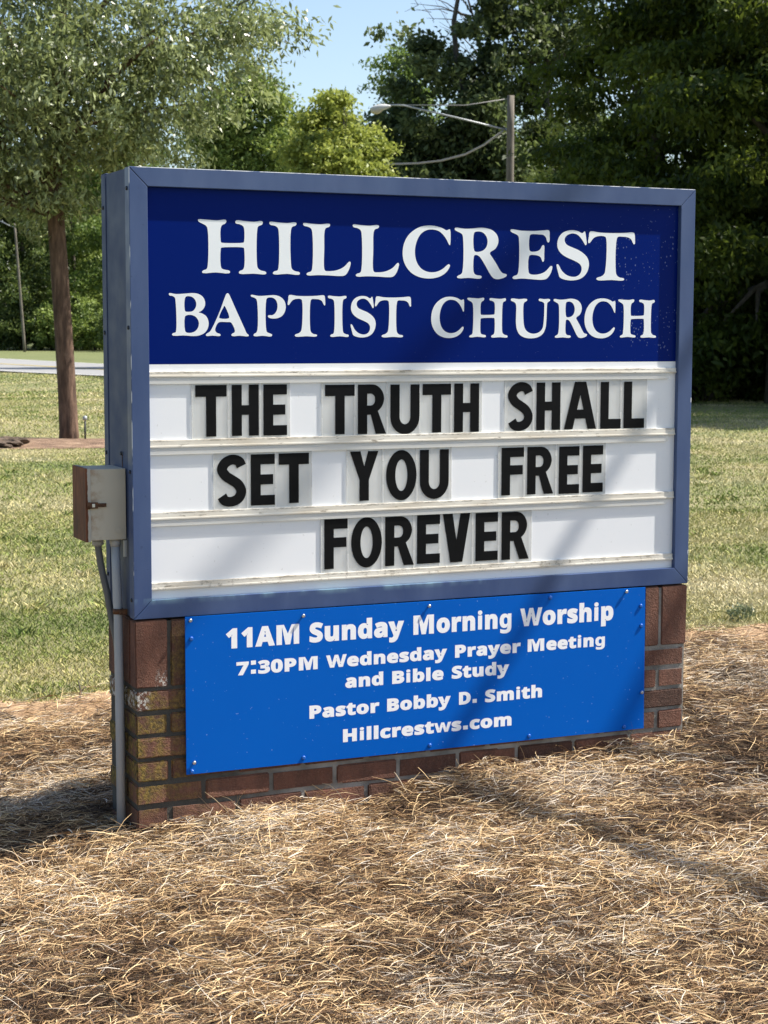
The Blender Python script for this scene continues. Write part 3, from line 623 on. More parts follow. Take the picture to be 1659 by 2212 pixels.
# ------------------------------------------------------------------ changeable letters
def arcpts(cx, cz, rx, rz, a0, a1, n=14):
    return [(cx + rx * math.cos(R(a0 + (a1 - a0) * i / n)), cz + rz * math.sin(R(a0 + (a1 - a0) * i / n))) for i in range(n + 1)]
def blk(ch, w_, h_):
    "heavy condensed capitals as outlines in a w x h box"
    s = .031; t = .030
    P = {}
    cx = w_ / 2
    if ch == 'T': return [[(0, h_), (0, h_ - .034), (cx - s / 2, h_ - .034), (cx - s / 2, 0), (cx + s / 2, 0), (cx + s / 2, h_ - .034), (w_, h_ - .034), (w_, h_)]]
    if ch == 'H':
        m = h_ * .51
        return [[(0, 0), (0, h_), (s, h_), (s, m + t * .45), (w_ - s, m + t * .45), (w_ - s, h_), (w_, h_), (w_, 0), (w_ - s, 0), (w_ - s, m - t * .5), (s, m - t * .5), (s, 0)]]
    if ch == 'E':
        m = h_ * .505
        return [[(0, 0), (0, h_), (w_, h_), (w_, h_ - t), (s, h_ - t), (s, m + t / 2), (w_ * .93, m + t / 2), (w_ * .93, m - t / 2), (s, m - t / 2), (s, t), (w_, t), (w_, 0)]]
    if ch == 'F':
        m = h_ * .53
        return [[(0, 0), (0, h_), (w_, h_), (w_, h_ - t), (s, h_ - t), (s, m + t / 2), (w_ * .95, m + t / 2), (w_ * .95, m - t / 2), (s, m - t / 2), (s, 0)]]
    if ch == 'L': return [[(0, 0), (0, h_), (s, h_), (s, t * 1.05), (w_, t * 1.05), (w_, 0)]]
    if ch == 'U':
        r = w_ / 2
        return [[(0, h_), (0, r * 1.1)] + arcpts(cx, r * 1.1, r, r * 1.1, 180, 360) + [(w_, h_), (w_ - s, h_)] + arcpts(cx, r * 1.1, r - s, r * 1.1 - s, 360, 180) + [(s, h_)]]
    if ch == 'O': return [arcpts(cx, h_ / 2, cx, h_ / 2, 0, 352, 44), arcpts(cx, h_ / 2, cx - s, h_ / 2 - .029, 0, 350, 36)]
    if ch == 'Y':
        m = h_ * .42
        return [[(0, h_), (s * 1.12, h_), (cx, h_ * .69), (w_ - s * 1.12, h_), (w_, h_), (cx + s / 2, m), (cx + s / 2, 0), (cx - s / 2, 0), (cx - s / 2, m)]]
    if ch == 'V': return [[(0, h_), (s * 1.1, h_), (cx, h_ * .46), (w_ - s * 1.1, h_), (w_, h_), (cx + s * .68, 0), (cx - s * .68, 0)]]
    if ch == 'A':
        a = cx - .021; b = cx + .021
        return [[(0, 0), (a, h_), (b, h_), (w_, 0), (w_ - s * 1.02, 0), (w_ - s * 1.02 - .0085, .034), (s * 1.02 + .0085, .034), (s * 1.02, 0)],
                [(s * 1.02 + .016, .063), (cx, h_ * .72), (w_ - s * 1.02 - .016, .063)]]
    if ch == 'R':
        bw = w_ * .93; rm = h_ * .39
        top = arcpts(bw - .040, h_ - .046, .040, .046, 90, 0, 10); bot = arcpts(bw - .040, rm + .052, .040, .046, 0, -62, 8)
        cnt = [(s, h_ - .028), (s + .014, h_ - .028)] + arcpts(bw - .046, h_ - .044, .0155, .016, 80, 0, 6) + arcpts(bw - .046, rm + .044, .0155, .016, 0, -80, 6) + [(s + .014, rm + .028), (s, rm + .028)]
        return [[(0, 0), (0, h_)] + top + bot + [(w_, 0), (w_ - s * 1.12, 0), (s + .012, rm), (s, rm), (s, 0)], cnt]
    if ch == 'S':
        hw = s / 2; r = cx - hw; tp = h_ - .0145; bt = .0145
        key = [(cx + r * 1.02, h_ * .775), (cx + r * .78, h_ * .865), (cx + r * .06, tp), (cx - r * .72, h_ * .835), (cx - r, h_ * .715), (cx - r * .62, h_ * .595), (cx, h_ * .515),
               (cx + r * .66, h_ * .425), (cx + r, h_ * .29), (cx + r * .70, h_ * .155), (cx - r * .04, bt), (cx - r * .70, h_ * .115), (cx - r * 1.03, h_ * .205)]
        n_ = len(key); full = catmull([(2 * key[0][0] - key[1][0], 2 * key[0][1] - key[1][1])] + key + [(2 * key[-1][0] - key[-2][0], 2 * key[-1][1] - key[-2][1])], 5)
        per = len(full) // (n_ + 2); i0 = min(range(len(full)), key=lambda i: math.dist(full[i], key[0])); i1 = min(range(len(full)), key=lambda i: math.dist(full[i], key[-1]))
        c = full[i0:i1 + 1]
        A_, B_ = [], []
        for i in range(len(c)):
            a, b = c[max(i - 1, 0)], c[min(i + 1, len(c) - 1)]
            dx, dz = b[0] - a[0], b[1] - a[1]; l = math.hypot(dx, dz); nx_, nz_ = -dz / l, dx / l
            k = .0145 + .001 * abs(nx_)
            A_.append((c[i][0] + nx_ * k, c[i][1] + nz_ * k)); B_.append((c[i][0] - nx_ * k, c[i][1] - nz_ * k))
        o = A_ + B_[::-1]
        xs_ = [p[0] for p in o]; zs_ = [p[1] for p in o]
        return [[((x - min(xs_)) / (max(xs_) - min(xs_)) * w_, (z - min(zs_)) / (max(zs_) - min(zs_)) * h_) for x, z in o]]
MSG = [
    ('THE', 0, [(0.1957, 0.5271, 0.0963, 0.1513), (0.3081, 0.5274, 0.0841, 0.1509), (0.407, 0.5267, 0.0748, 0.1515)]),
    ('TRUTH', 0, [(0.6048, 0.5253, 0.0971, 0.1499), (0.7124, 0.524, 0.0942, 0.151), (0.8209, 0.5206, 0.0988, 0.1533), (0.9301, 0.5239, 0.0978, 0.1507), (1.039, 0.5231, 0.0871, 0.1519)]),
    ('SHALL', 0, [(1.2285, 0.5225, 0.0896, 0.155), (1.3313, 0.5233, 0.087, 0.1517), (1.4328, 0.5238, 0.119, 0.1525), (1.5677, 0.5229, 0.0774, 0.1519), (1.6555, 0.5231, 0.0789, 0.1518)]),
    ('SET', 1, [(0.2608, 0.318, 0.0906, 0.1542), (0.3662, 0.3187, 0.0761, 0.1527), (0.4549, 0.3214, 0.0972, 0.1506)]),
    ('YOU', 1, [(0.6865, 0.3197, 0.0946, 0.1519), (0.8072, 0.3164, 0.1032, 0.1558), (0.9218, 0.3165, 0.0997, 0.1542)]),
    ('FREE', 1, [(1.2079, 0.3185, 0.0803, 0.1515), (1.3003, 0.3183, 0.0959, 0.1522), (1.4163, 0.316, 0.0754, 0.1528), (1.5047, 0.3178, 0.0758, 0.1518)]),
    ('FOREVER', 2, [(0.6018, 0.1144, 0.0768, 0.1528), (0.6906, 0.1131, 0.1027, 0.1557), (0.8046, 0.1135, 0.0981, 0.153), (0.9131, 0.1147, 0.0795, 0.1527), (1.0021, 0.1137, 0.0959, 0.1539), (1.1174, 0.1133, 0.0794, 0.1528), (1.2103, 0.1118, 0.0989, 0.1534)])]
ROWN = {0: 'top', 1: 'middle', 2: 'bottom'}
ORD = ['first', 'second', 'third', 'fourth', 'fifth', 'sixth', 'last']
for word, row, boxes in MSG:
    zfloor = RAILS[row + 1][0]; ztop = RAILS[row][1] - .003
    for i, (ch, (x0, z0, w_, h_)) in enumerate(zip(word, boxes)):
        last = i == len(word) - 1
        xl = x0 - .010 if i else x0 - .011
        xr = (boxes[i + 1][0] - .0115) if not last else x0 + w_ + .010
        xc = (xl + xr) / 2
        same = [k for k, c2 in enumerate(word) if c2 == ch]
        if len(same) > 1:
            lab = '%s black letter %s of the word %s on its clear tile in the %s row' % (['first', 'second'][same.index(i)], ch, word, ROWN[row])
        else:
            lab = 'black letter %s in the word %s on its clear tile in the %s row' % (ch, word, ROWN[row])
        t = empty('letter_tile', (xc, 0, ZS + zfloor)); tag(t, lab, 'sign letter', 'changeable letters on the message board')
        # thin plate bowed a little between its two rails
        hgt = ztop - zfloor - .0008; nseg = 8; hw = (xr - xl) / 2
        P = []
        for k in range(nseg + 1):
            u = k / nseg; yb = .0140 - .0005 * math.sin(PI * u); P.append((yb, .0006 + hgt * u))
        vv = []
        for yb, zz in P: vv += [(-hw, yb, zz), (hw, yb, zz), (hw, yb + .0012, zz), (-hw, yb + .0012, zz)]
        ff = []
        for k in range(nseg):
            a = 4 * k
            for e in range(4): ff.append((a + e, a + (e + 1) % 4, a + 4 + (e + 1) % 4, a + 4 + e))
        ff += [(3, 2, 1, 0), (4 * nseg, 4 * nseg + 1, 4 * nseg + 2, 4 * nseg + 3)]
        me = bpy.data.meshes.new('plate'); me.from_pydata(vv, [], ff); me.update(); link('plate', me, M['plate'], t)
        for xe in (-hw + .0005, hw - .0005): MB().box(xe - .0009, xe + .0009, .0136, .0156, .0010, hgt - .001).build('edge_highlight', M['edge'], t)  # strips added to paint the bright edge highlight
        lp = [[(x + x0 - xc, z + z0 - zfloor) for x, z in l] for l in blk(ch, w_, h_)]
        link('character', poly_mesh('character', [lp], .0131), M['black'], t)

# ------------------------------------------------------------------ notice board under the cabinet
nb = empty('notice_board', (0, 0, ZS)); tag(nb, 'royal blue board with white service times and website screwed to the bricks', 'notice board')
bd = MB().prism([(.150, -.4725), (.150, .0005), (1.7345, -.0020), (1.7375, -.4765)], -.0125, -.0095, .0004).build('board', M['board'], nb)
GL = {}
for ln in GLYPHS.strip().split('\n'):
    p = ln.split(' '); GL[p[0]] = (int(p[1]), [[(a, b) for a, b in zip(*[iter(map(int, l.split(',')))] * 2)] for l in p[2:]])
CAPH = max(z for l in GL['H'][1] for x, z in l) - min(z for l in GL['H'][1] for x, z in l); CAP0 = min(z for l in GL['H'][1] for x, z in l)
XH = max(z for l in GL['x' if 'x' in GL else 'n'][1] for x, z in l) - CAP0
GL['M'] = (720, [[(50, CAP0), (50, CAP0 + CAPH), (255, CAP0 + CAPH), (360, CAP0 + 290), (465, CAP0 + CAPH), (670, CAP0 + CAPH), (670, CAP0), (520, CAP0), (520, CAP0 + 480), (425, CAP0), (295, CAP0), (200, CAP0 + 480), (200, CAP0)]])
GL['w'] = (int(GL['W'][0] * .84), [[(x * .84, CAP0 + (z - CAP0) * XH / CAPH) for x, z in l] for l in GL['W'][1]])
GL['.'] = (230, [[(35, 0), (35, 165), (195, 165), (195, 0)]])
GL[':'] = (250, [[(45, 0), (45, 165), (205, 165), (205, 0)], [(45, 360), (45, 525), (205, 525), (205, 360)]])
def word_polys(wd, x0, x1, zb, cap):
    k = cap / CAPH; pen = 0; shp = []
    for ch in wd:
        adv, loops = GL[ch]; shp.append((pen, loops)); pen += adv + 26
    xs_ = [pen_ + x for pen_, l in shp for q_ in l for x, z in q_]
    a, b = min(xs_), max(xs_); kx = (x1 - x0) / (b - a)
    out = []
    for pen_, loops in shp:
        LL = [[(x0 + (pen_ + x - a) * kx, zb + (z - CAP0) * k) for x, z in q_] for q_ in loops]
        ar = lambda l: sum(l[i - 1][0] * l[i][1] - l[i][0] * l[i - 1][1] for i in range(len(l)))
        sg = ar(max(LL, key=lambda l: abs(ar(l))))
        outer = [l for l in LL if ar(l) * sg > 0]; holes = [l for l in LL if ar(l) * sg < 0]
        for o_ in outer:
            bx = [p[0] for p in o_]; bz = [p[1] for p in o_]
            out.append([o_] + [h_ for h_ in holes if min(bx) < h_[0][0] < max(bx) and min(bz) < h_[0][1] < max(bz)])
    return out
LINES = [(-.1035, .0605, [("11AM", .2756, .5089), ("Sunday", .5423, .8578), ("Morning", .8898, 1.2346), ("Worship", 1.2663, 1.6128)]),
         (-.1865, .0405, [("7:30PM", .3081, .5690), ("Wednesday", .5966, 1.0071), ("Prayer", 1.0349, 1.2692), ("Meeting", 1.2948, 1.5820)]),
         (-.2530, .0405, [("and", .6602, .7874), ("Bible", .8179, .9949), ("Study", 1.0237, 1.2285)]),
         (-.3385, .0405, [("Pastor", .5418, .7745), ("Bobby", .8009, 1.0208), ("D.", 1.0499, 1.1130), ("Smith", 1.1423, 1.3494)]),
         (-.4215, .0405, [("Hillcrestws.com", .6525, 1.2387)])]
for zb, cap, ws in LINES:
    for wd, a, b in ws:
        link('lettering', poly_mesh('lettering', word_polys(wd, a, b, zb, cap), -.01275), M['boardtext'], bd)
for k, (x, z) in enumerate([(.165, -.010), (.521, -.019), (.942, -.015), (1.659, -.012), (1.725, -.353), (.173, -.437)]):
    m = MB(); m.tube([(x, -.0125, z), (x, -.0165, z)], .0028, 8); head(m, (x, -.0165, z), (0, -1, 0), .0058, .005); m.build('screw', M['steel'], nb)
for k, (x, z) in enumerate([(.168, -.065), (1.375, -.015), (1.717, -.063), (1.720, -.129), (1.660, -.464), (1.303, -.462), (.948, -.459), (.522, -.457), (.167, -.464)]):
    m = MB(); head(m, (x, -.0125, z), (0, -1, 0), .0065, .005); m.build('screw_cap', M['bluecap'], nb)

# ------------------------------------------------------------------ electrical box
eb = empty('electrical_box', (0, 0, ZS)); tag(eb, 'grey metal switch box with a rusted cover on the side of the sign', 'switch box')
z0, z1 = .2285, .4365
MB().box(-.1085, -.0005, .071, .215, z0, z1, .0016).build('housing', M['box'], eb)
m = MB()
m.box(-.1210, -.1178, .0675, .2195, z0 - .004, z1 + .003, .001)                 # face of the lid
m.box(-.1177, -.1060, .0672, .0704, z0 - .004, z1 + .003, .0008)                # its turned rims
m.box(-.1177, -.1060, .2156, .2195, z0 - .004, z1 + .003, .0008)
m.box(-.1177, -.1060, .0706, .2154, z1 + .0004, z1 + .003, .0006)
cov = m.build('cover', M['rustcover'], eb)
m = MB(); zc = .332
m.box(-.112, -.086, .0612, .0668, zc - .009, zc + .009, .0012); m.box(-.0858, -.060, .0645, .0700, zc - .0055, zc + .0055, .0022)
m.tube([(-.113, .0635, zc - .010), (-.113, .0635, zc + .010)], .0042, 8)
la = m.build('latch', M['rust'], cov)
MB().box(-.104, -.0955, .0600, .0611, zc - .005, zc + .005, .0004).build('hasp_slot', M['steel'], la)
m = MB(); m.tube([(-.024, .0705, .254), (-.024, .0690, .254)], [.0105, .0105], 20); m.tube([(-.024, .0690, .254), (-.024, .0682, .254)], [.007, .0062], 20)
m.build('knockout', M['box'], eb)
MB().box(-.012, -.002, .060, .066, .178, .226, .0006).build('bracket', M['steel'], eb)
pc = MB().tube([(-.026, .101, .223), (-.0245, .097, .12), (-.0225, .092, .0), (-.021, .093, -.3), (-.020, .094, -.74)], .0132, 20).build('conduit', M['pvc'], eb)
MB().tube([(-.026, .101, .227), (-.026, .101, .214), (-.0258, .1005, .2115), (-.0257, .1005, .206)], [.0165, .0165, .0148, .0148], 20).build('coupling', M['pvc'], pc)
m = MB(); m.tube([(-.0226, .0925, .022), (-.0224, .0922, .006)], [.0155, .0155], 20); m.box(-.024, -.0015, .066, .0805, .006, .022, .001)
m.build('strap', M['rust'], pc)
fp = [(-.0655, .150, .226), (-.0645, .150, .20), (-.0575, .150, .148), (-.0480, .150, .10), (-.0385, .150, .058), (-.0270, .147, -.018), (-.0165, .139, -.075), (-.0108, .132, -.15), (-.0095, .130, -.30), (-.0095, .130, -.74)]
fx = MB().tube(fp, .0105, 16).build('flexible_conduit', M['flex'], eb)
MB().tube([(-.0655, .150, .229), (-.0655, .150, .221), (-.0654, .150, .2205), (-.0652, .150, .207), (-.0650, .150, .2065), (-.0648, .150, .203)], [.0135, .0135, .0175, .0175, .0145, .0125], 16).build('connector', M['pvc'], fx)

# ------------------------------------------------------------------ poles and wires
def utility(r, f, top, rad, lean=(0, 0)):
    p = CF(r, f, .09); e = empty('utility_pole', p)
    m = MB(); n = 10
    m.tube([(lean[0] * i / n, lean[1] * i / n, (top - .09) * i / n - .2 * (i == 0)) for i in range(n + 1)], [rad * (1.12 - .3 * i / n) for i in range(n + 1)], 14)
    m.build('pole', M['pole'], e); return e, p
SY, FP = 713.5, 3801.45
def at(px, py, f):
    "world point at full-width pixel (1659 px) px, py and forward distance f, used only to read off real positions"
    return CF((px - 829.5) / FP * f, f, CAM.z + (SY - py) / FP * f)
F1 = 50.0
lp = at(1096, 218, F1)
e, p = utility((1096 - 829.5) / FP * F1, F1, lp.z, .122); tag(e, 'weathered wooden pole with a long lamp arm rising behind the sign', 'street lamp')
e.name = 'street_lamp'
a0 = at(1086, 289, F1) - p; a1 = at(870, 239, F1) - p; a2 = at(838, 238, F1) - p
m = MB(); m.tube([a0, a0.lerp(a1, .5) + Vector((0, 0, .01)), a0.lerp(a1, .93), a1 + Vector((0, 0, .0)), a2], .024, 10)
arm = m.build('arm', M['galv'], e)
MB().tube([at(1094, 224, F1) - p, at(1000, 236, F1) - p + Vector((0, 0, -.03)), at(868, 238, F1) - p], .014, 6).build('guy_wire', M['palecable'], e)
h0 = at(842, 240, F1) - p; h1 = at(798, 247, F1) - p
lampm = MB(); n = 9; dvec = h1 - h0
lampm.tube([h0 + dvec * (i / n) for i in range(n + 1)], [.028, .045, .07, .085, .095, .095, .09, .08, .06, .025], 14)
hd = lampm.build('lamp_head', M['lamphead'], e)
lensm = MB(); lensm.tube([h0 + dvec * t + Vector((0, 0, -.07)) for t in (.42, .55, .7, .85, .97)], [.04, .085, .10, .085, .03], 12); lensm.build('lamp_lens', M['lamplens'], hd)
MB().tube([a0 + Vector((0, 0, .05)), a0 + (at(1094, 300, F1) - p - a0) * .6, at(1096, 330, F1) - p], .02, 6).build('bracket', M['galv'], e)
pts = [at(1080, 292, F1), at(1040, 321, F1 + .6), at(1000, 341, F1 + 1.2), at(950, 354, F1 + 2), at(900, 360, F1 + 2.8), at(850, 361.5, F1 + 3.6), at(780, 362, F1 + 8), at(700, 360, F1 + 16), at(600, 352, F1 + 28), at(470, 335, F1 + 42)]
tag(MB().tube(pts, .028, 6).build('power_cable', M['palecable']), 'pale twisted cable sagging left from the lamp pole', 'cable')
F2 = 112
e, p = utility((56 - 829.5) / FP * F2, F2, at(41, 488, F2).z, .082, tuple((at(41, 488, F2) - at(58, 760, F2))[:2])); tag(e, 'slim grey utility pole leaning at the far roadside on the left', 'utility pole')
b0 = at(41, 497, F2) - p; MB().tube([b0, at(26, 492, F2) - p, at(8, 483, F2) - p], .032, 6).build('lamp_arm', M['galv'], e)

# overhead wires: two unseen, thickened to cast the soft bands down the sign
def wire(P, dirv, la, lb, rad, label, mat='cable', sag=.25):
    d = Vector(dirv).normalized(); P = Vector(P); n = 24; pts = []
    for i in range(n + 1):
        t = la + (lb - la) * i / n; pts.append(P + d * t + Vector((0, 0, -sag + sag * (t / max(abs(la), abs(lb))) ** 2)))
    return tag(MB().tube(pts, rad, 8).build('overhead_wire', M[mat]), label, 'wire')
S1 = Vector((.74, -.175, 1.0))
dv = Vector((1.8793 - 1.0058, 0, .7864 + .4523)); dt = -dv.z
wd = dv + S1 * dt
P1 = Vector((1.4008, 0, .0735 + ZS)) + S1 * 5.2
wn = wd.normalized(); q0 = P1 + wn * .9; q1 = Vector((13, -7, 9.5))  # bend added to keep its shadow off the left lawn
tag(MB().tube([P1 - wn * 6, P1 - wn * 3, P1, P1 + wn * .6, q0 + Vector((.12, 0, .05))] + [q0.lerp(q1, k / 8) for k in range(1, 9)], .034, 8).build('overhead_wire', M['cable']), 'unseen cable right of the sign, thickened and bent for its shadow', 'wire')
dv = Vector((.204, 0, .198)); wd2 = dv + S1 * (-.198)
P2 = Vector((.263, 0, .139 + ZS)) + S1 * 7.5
wire(P2, wd2, -2.5, 2.5, .032, 'unseen cable high above the sign, thickened for its faint shadow', sag=0)
wa = at(505, 38, 24); wb = at(585, 0, 20)
wire(wb, wb - wa, -26, 8, .011, 'thin dark wire running up across the sky gap', sag=0)

# ------------------------------------------------------------------ foliage
def leaf_mesh(name, C_, A_, L, Wd, tone, fold=.25, roll=None):
    "one rhombic leaf per row: centre C_, axis A_, length L, width Wd"
    n = len(C_); A_ = A_ / np.linalg.norm(A_, axis=1, keepdims=True)
    q_ = rng.normal(size=(n, 3)); q_[:, 2] += (.0 if roll is None else roll)
    s = np.cross(A_, q_); s /= np.linalg.norm(s, axis=1, keepdims=True) + 1e-9
    up_ = np.cross(s, A_)
    L = L[:, None]; Wd = Wd[:, None]
    b = C_ - A_ * L * .5; t = C_ + A_ * L * .5; mid = C_ - A_ * L * .06
    l = mid - s * Wd * .5 + up_ * Wd * fold; r = mid + s * Wd * .5 + up_ * Wd * fold
    V = np.stack([b, r, t, l], 1).reshape(-1, 3)
    F = np.arange(4 * n).reshape(n, 4)
    return np_mesh(name, V, F, 4, {'tone': np.repeat(np.clip(tone, 0, 1), 4)})

def crown(blobs, n_cl, n_leaf, size, ratio, sig, droop=.0, shell=.55, cl_tone=.22, lf_tone=.12, name='crown', flat=.7):
    "leaf clusters spread over ellipsoids (x, y, z, rx, ry, rz); the gaps between clusters show what is behind"
    B_ = np.array(blobs, float); vol = B_[:, 3] * B_[:, 4] * B_[:, 5]; pr = vol ** .75; pr /= pr.sum()
    k = rng.choice(len(B_), n_cl, p=pr); d = rng.normal(size=(n_cl, 3)); d /= np.linalg.norm(d, axis=1, keepdims=True)
    rad = shell + (1 - shell) * rng.random(n_cl) ** .6
    rad = np.where(rng.random(n_cl) < .25, rad * rng.random(n_cl), rad)
    cc = B_[k, :3] + d * rad[:, None] * B_[k, 3:6]
    ct = .5 + rng.normal(size=n_cl) * cl_tone
    m = rng.poisson(n_leaf, n_cl) + 2; ii = np.repeat(np.arange(n_cl), m); N = len(ii)
    ssz = sig * rng.uniform(.55, 1.35, n_cl)
    off = rng.normal(size=(N, 3)) * ssz[ii][:, None]; off[:, 2] *= flat
    P = cc[ii] + off
    ax_ = rng.normal(size=(N, 3)) + d[ii] * .6; ax_[:, 2] -= droop
    L = size * rng.uniform(.65, 1.25, N)
    tn_ = ct[ii] + rng.normal(size=N) * lf_tone
    return leaf_mesh(name, P, ax_, L, L * ratio, tn_), cc

def trunk_mb(path, rads, limbs, seg=12):
    m = MB(); m.tube(path, rads, seg)
    for a, b, r0 in limbs:
        a = Vector(a); b = Vector(b); mid = a.lerp(b, .5) + Vector((rnd.uniform(-.2, .2), rnd.uniform(-.2, .2), .12 * (b - a).length))
        q1 = a.lerp(mid, .55) + Vector((0, 0, .03)); q2 = mid.lerp(b, .55)
        m.tube([a, q1, mid, q2, b], [r0, r0 * .8, r0 * .6, r0 * .4, r0 * .15], 7)
    return m

def wood_path(h, r0, wob=.15, n=9, lean=(0, 0)):
    ph = rnd.uniform(0, 6)
    return [(math.sin(ph + i * .9) * wob * i / n + lean[0] * i / n, math.cos(ph * 1.3 + i * .8) * wob * i / n + lean[1] * i / n, h * i / n - (.3 if i == 0 else 0)) for i in range(n + 1)], [r0 * (1.25 if i == 0 else 1.0) * (1 - .85 * i / n) for i in range(n + 1)]

def tree(name, loc, h, r0, blobs, ncl, nlf, size, ratio, sig, leaf, label, bark='greybark', nlimb=14, droop=.2, group=None, lean=(0, 0), wob=.15, **kw):
    e = empty(name, loc); tag(e, label, 'tree', group)
    path, rads = wood_path(h, r0, wob, 9, lean)
    me, cc = crown(blobs, ncl, nlf, size, ratio, sig, droop, **kw)
    sel = rng.choice(len(cc), min(nlimb, len(cc)), replace=False)
    limbs = []
    for i in sel:
        b = Vector(cc[i]); zz = min(h * .9, max(h * .18, b.z - .35 * math.hypot(b.x, b.y)))
        t = zz / h; k = min(8, int(t * 9)); u = t * 9 - k
        a = Vector(path[k]).lerp(Vector(path[k + 1]), u); limbs.append((a, b, max(.012, r0 * .42 * (1 - t * .6))))
    trunk_mb(path, rads, limbs).build('trunk', M[bark], e)
    link('crown', me, M[leaf], e); return e

def RB(bl): # blobs given as (right, forward, z, rr, rf, rz) relative to the trunk, turned into world axes
    return [(a * RH.x + b * FH.x, a * RH.y + b * FH.y, c, rr, rf, rz) for a, b, c, rr, rf, rz in bl]

def boughs(shape, n, br, flat_=.38, out=.75):
    "shape(z01) -> (z, radius); n flattened boughs that reach outwards and sag, with dark gaps between them"
    bl = []
    for k in range(n):
        z, rr = shape((k + rnd.random()) / n); a = k * 2.39996 + rnd.uniform(-.4, .4); o_ = rr * out * rnd.uniform(.75, 1.12); b_ = br * rnd.uniform(.7, 1.3)
        bl.append((math.cos(a) * o_, math.sin(a) * o_, z - .12 * o_, b_, b_, b_ * flat_))
        bl.append((math.cos(a) * o_ * .5, math.sin(a) * o_ * .5, z, b_ * .8, b_ * .8, b_ * flat_))
    return bl

# the willow-leaved oak on the lawn, left
fo = 23.3; po = CF((148 - 829.5) / FP * fo, fo, float(ground_z(*CF((148 - 829.5) / FP * fo, fo)[:2])))
oak = empty('oak_tree', po); tag(oak, 'oak with reddish brown trunk and small glossy leaves on the left lawn', 'tree')
px = lambda r_, f_, z_: Vector((r_ * RH.x + f_ * FH.x, r_ * RH.y + f_ * FH.y, z_))
path = [px(.0, 0, -.2), px(0, 0, .12), px(-.015, 0, .6), px(-.05, 0, 1.4), px(-.10, 0, 2.4), px(-.15, 0, 3.3), px(-.10, 0, 4.4), px(0, 0, 5.8), px(.1, 0, 7.4), px(.1, .1, 9)]
blobs = RB([(-.6, 0, 4.9, 2.6, 2.4, 1.4), (1.2, -.2, 4.9, 1.9, 1.9, 1.05), (2.25, 0, 5.35, .95, 1.0, .32), (-.4, 0, 6.9, 2.4, 2.6, 1.5), (-.4, -.3, 3.7, 1.5, 1.5, .75),
            (.9, -.2, 4.0, 1.25, 1.2, .65), (-2.6, .2, 4.3, 1.9, 2.0, 1.3), (-2.2, -.2, 3.3, 1.3, 1.2, .7), (-.3, 0, 8.6, 1.8, 2.0, 1.1), (-.1, 0, 3.15, .9, .9, .5), (.1, -1.5, 5.5, 1.3, .8, .8), (-.3, -1.6, 4.6, 1.0, .6, .5), (2.75, 0, 5.3, .5, .5, .16), (2.3, 0, 5.75, .5, .5, .14)])
me, cc = crown(blobs, 1560, 48, .106, .34, .15, droop=.9, shell=.25, cl_tone=.24, lf_tone=.2, flat=.7)
limbs = []
for i in rng.choice(len(cc), 30, replace=False):
    b = Vector(cc[i]); zz = min(8.5, max(2.9, b.z - .45 * math.hypot(b.x, b.y))); limbs.append((px(-.1, 0, zz), b, .042 * (1.25 - zz / 10)))
limbs += [(px(.9, -.1, 4.9), px(3.1, 0, 5.35), .022), (px(.9, -.1, 5.1), px(2.7, 0, 5.8), .02), (px(-.12, 0, 3.6), px(1.4, -.5, 5.2), .075), (px(-.1, 0, 4.2), px(1.1, -.9, 5.9), .08), (px(-.12, 0, 3.4), px(-2.0, -.4, 5.0), .075), (px(-.12, 0, 3.9), px(-1.0, -.9, 6.0), .07)]
trunk_mb(path, [.15, .128, .122, .119, .116, .11, .095, .075, .05, .02], limbs, 16).build('trunk', M['bark'], oak)
link('crown', me, M['oakleaf'], oak)

# yellow green tree and mid green tree above the sign's left half
f = 51; s_ = f / FP
tree('maple_tree', CF((735 - 829.5) * s_, f, .1), 7.4, .13, RB([((px_ - 735) * s_, rnd.uniform(-.8, .8), CAM.z + (713 - py) * s_, rx * s_, rx * s_, rz * s_) for px_, py, rx, rz in
     [(700, 250, 48, 20), (730, 238, 30, 16), (690, 280, 52, 24), (748, 272, 24, 14), (775, 315, 50, 28), (720, 330, 70, 30), (670, 345, 60, 34), (800, 352, 52, 26), (730, 375, 90, 30), (690, 420, 110, 50), (790, 420, 70, 50)]]),
     230, 105, .15, .55, .20, 'yellowleaf', 'yellow green tree with tiered boughs above the left half of the sign', shell=.5, cl_tone=.2, droop=.3, flat=.45)
f = 62; s_ = f / FP
tree('broadleaf_tree', CF((545 - 829.5) * s_, f, .1), 10, .2, RB([((px_ - 545) * s_, rnd.uniform(-1, 1), CAM.z + (713 - py) * s_, rx * s_, rx * s_, rz * s_) for px_, py, rx, rz in
     [(548, 190, 45, 42), (585, 230, 50, 40), (520, 260, 80, 60), (600, 290, 50, 55), (560, 340, 90, 60), (480, 330, 80, 70), (620, 350, 36, 45), (540, 420, 120, 70), (440, 300, 60, 80), (600, 450, 80, 60)]]),
     420, 80, .17, .5, .26, 'lightleaf', 'rounded mid green tree rising behind the oak crown', shell=.45, cl_tone=.2, droop=.3)

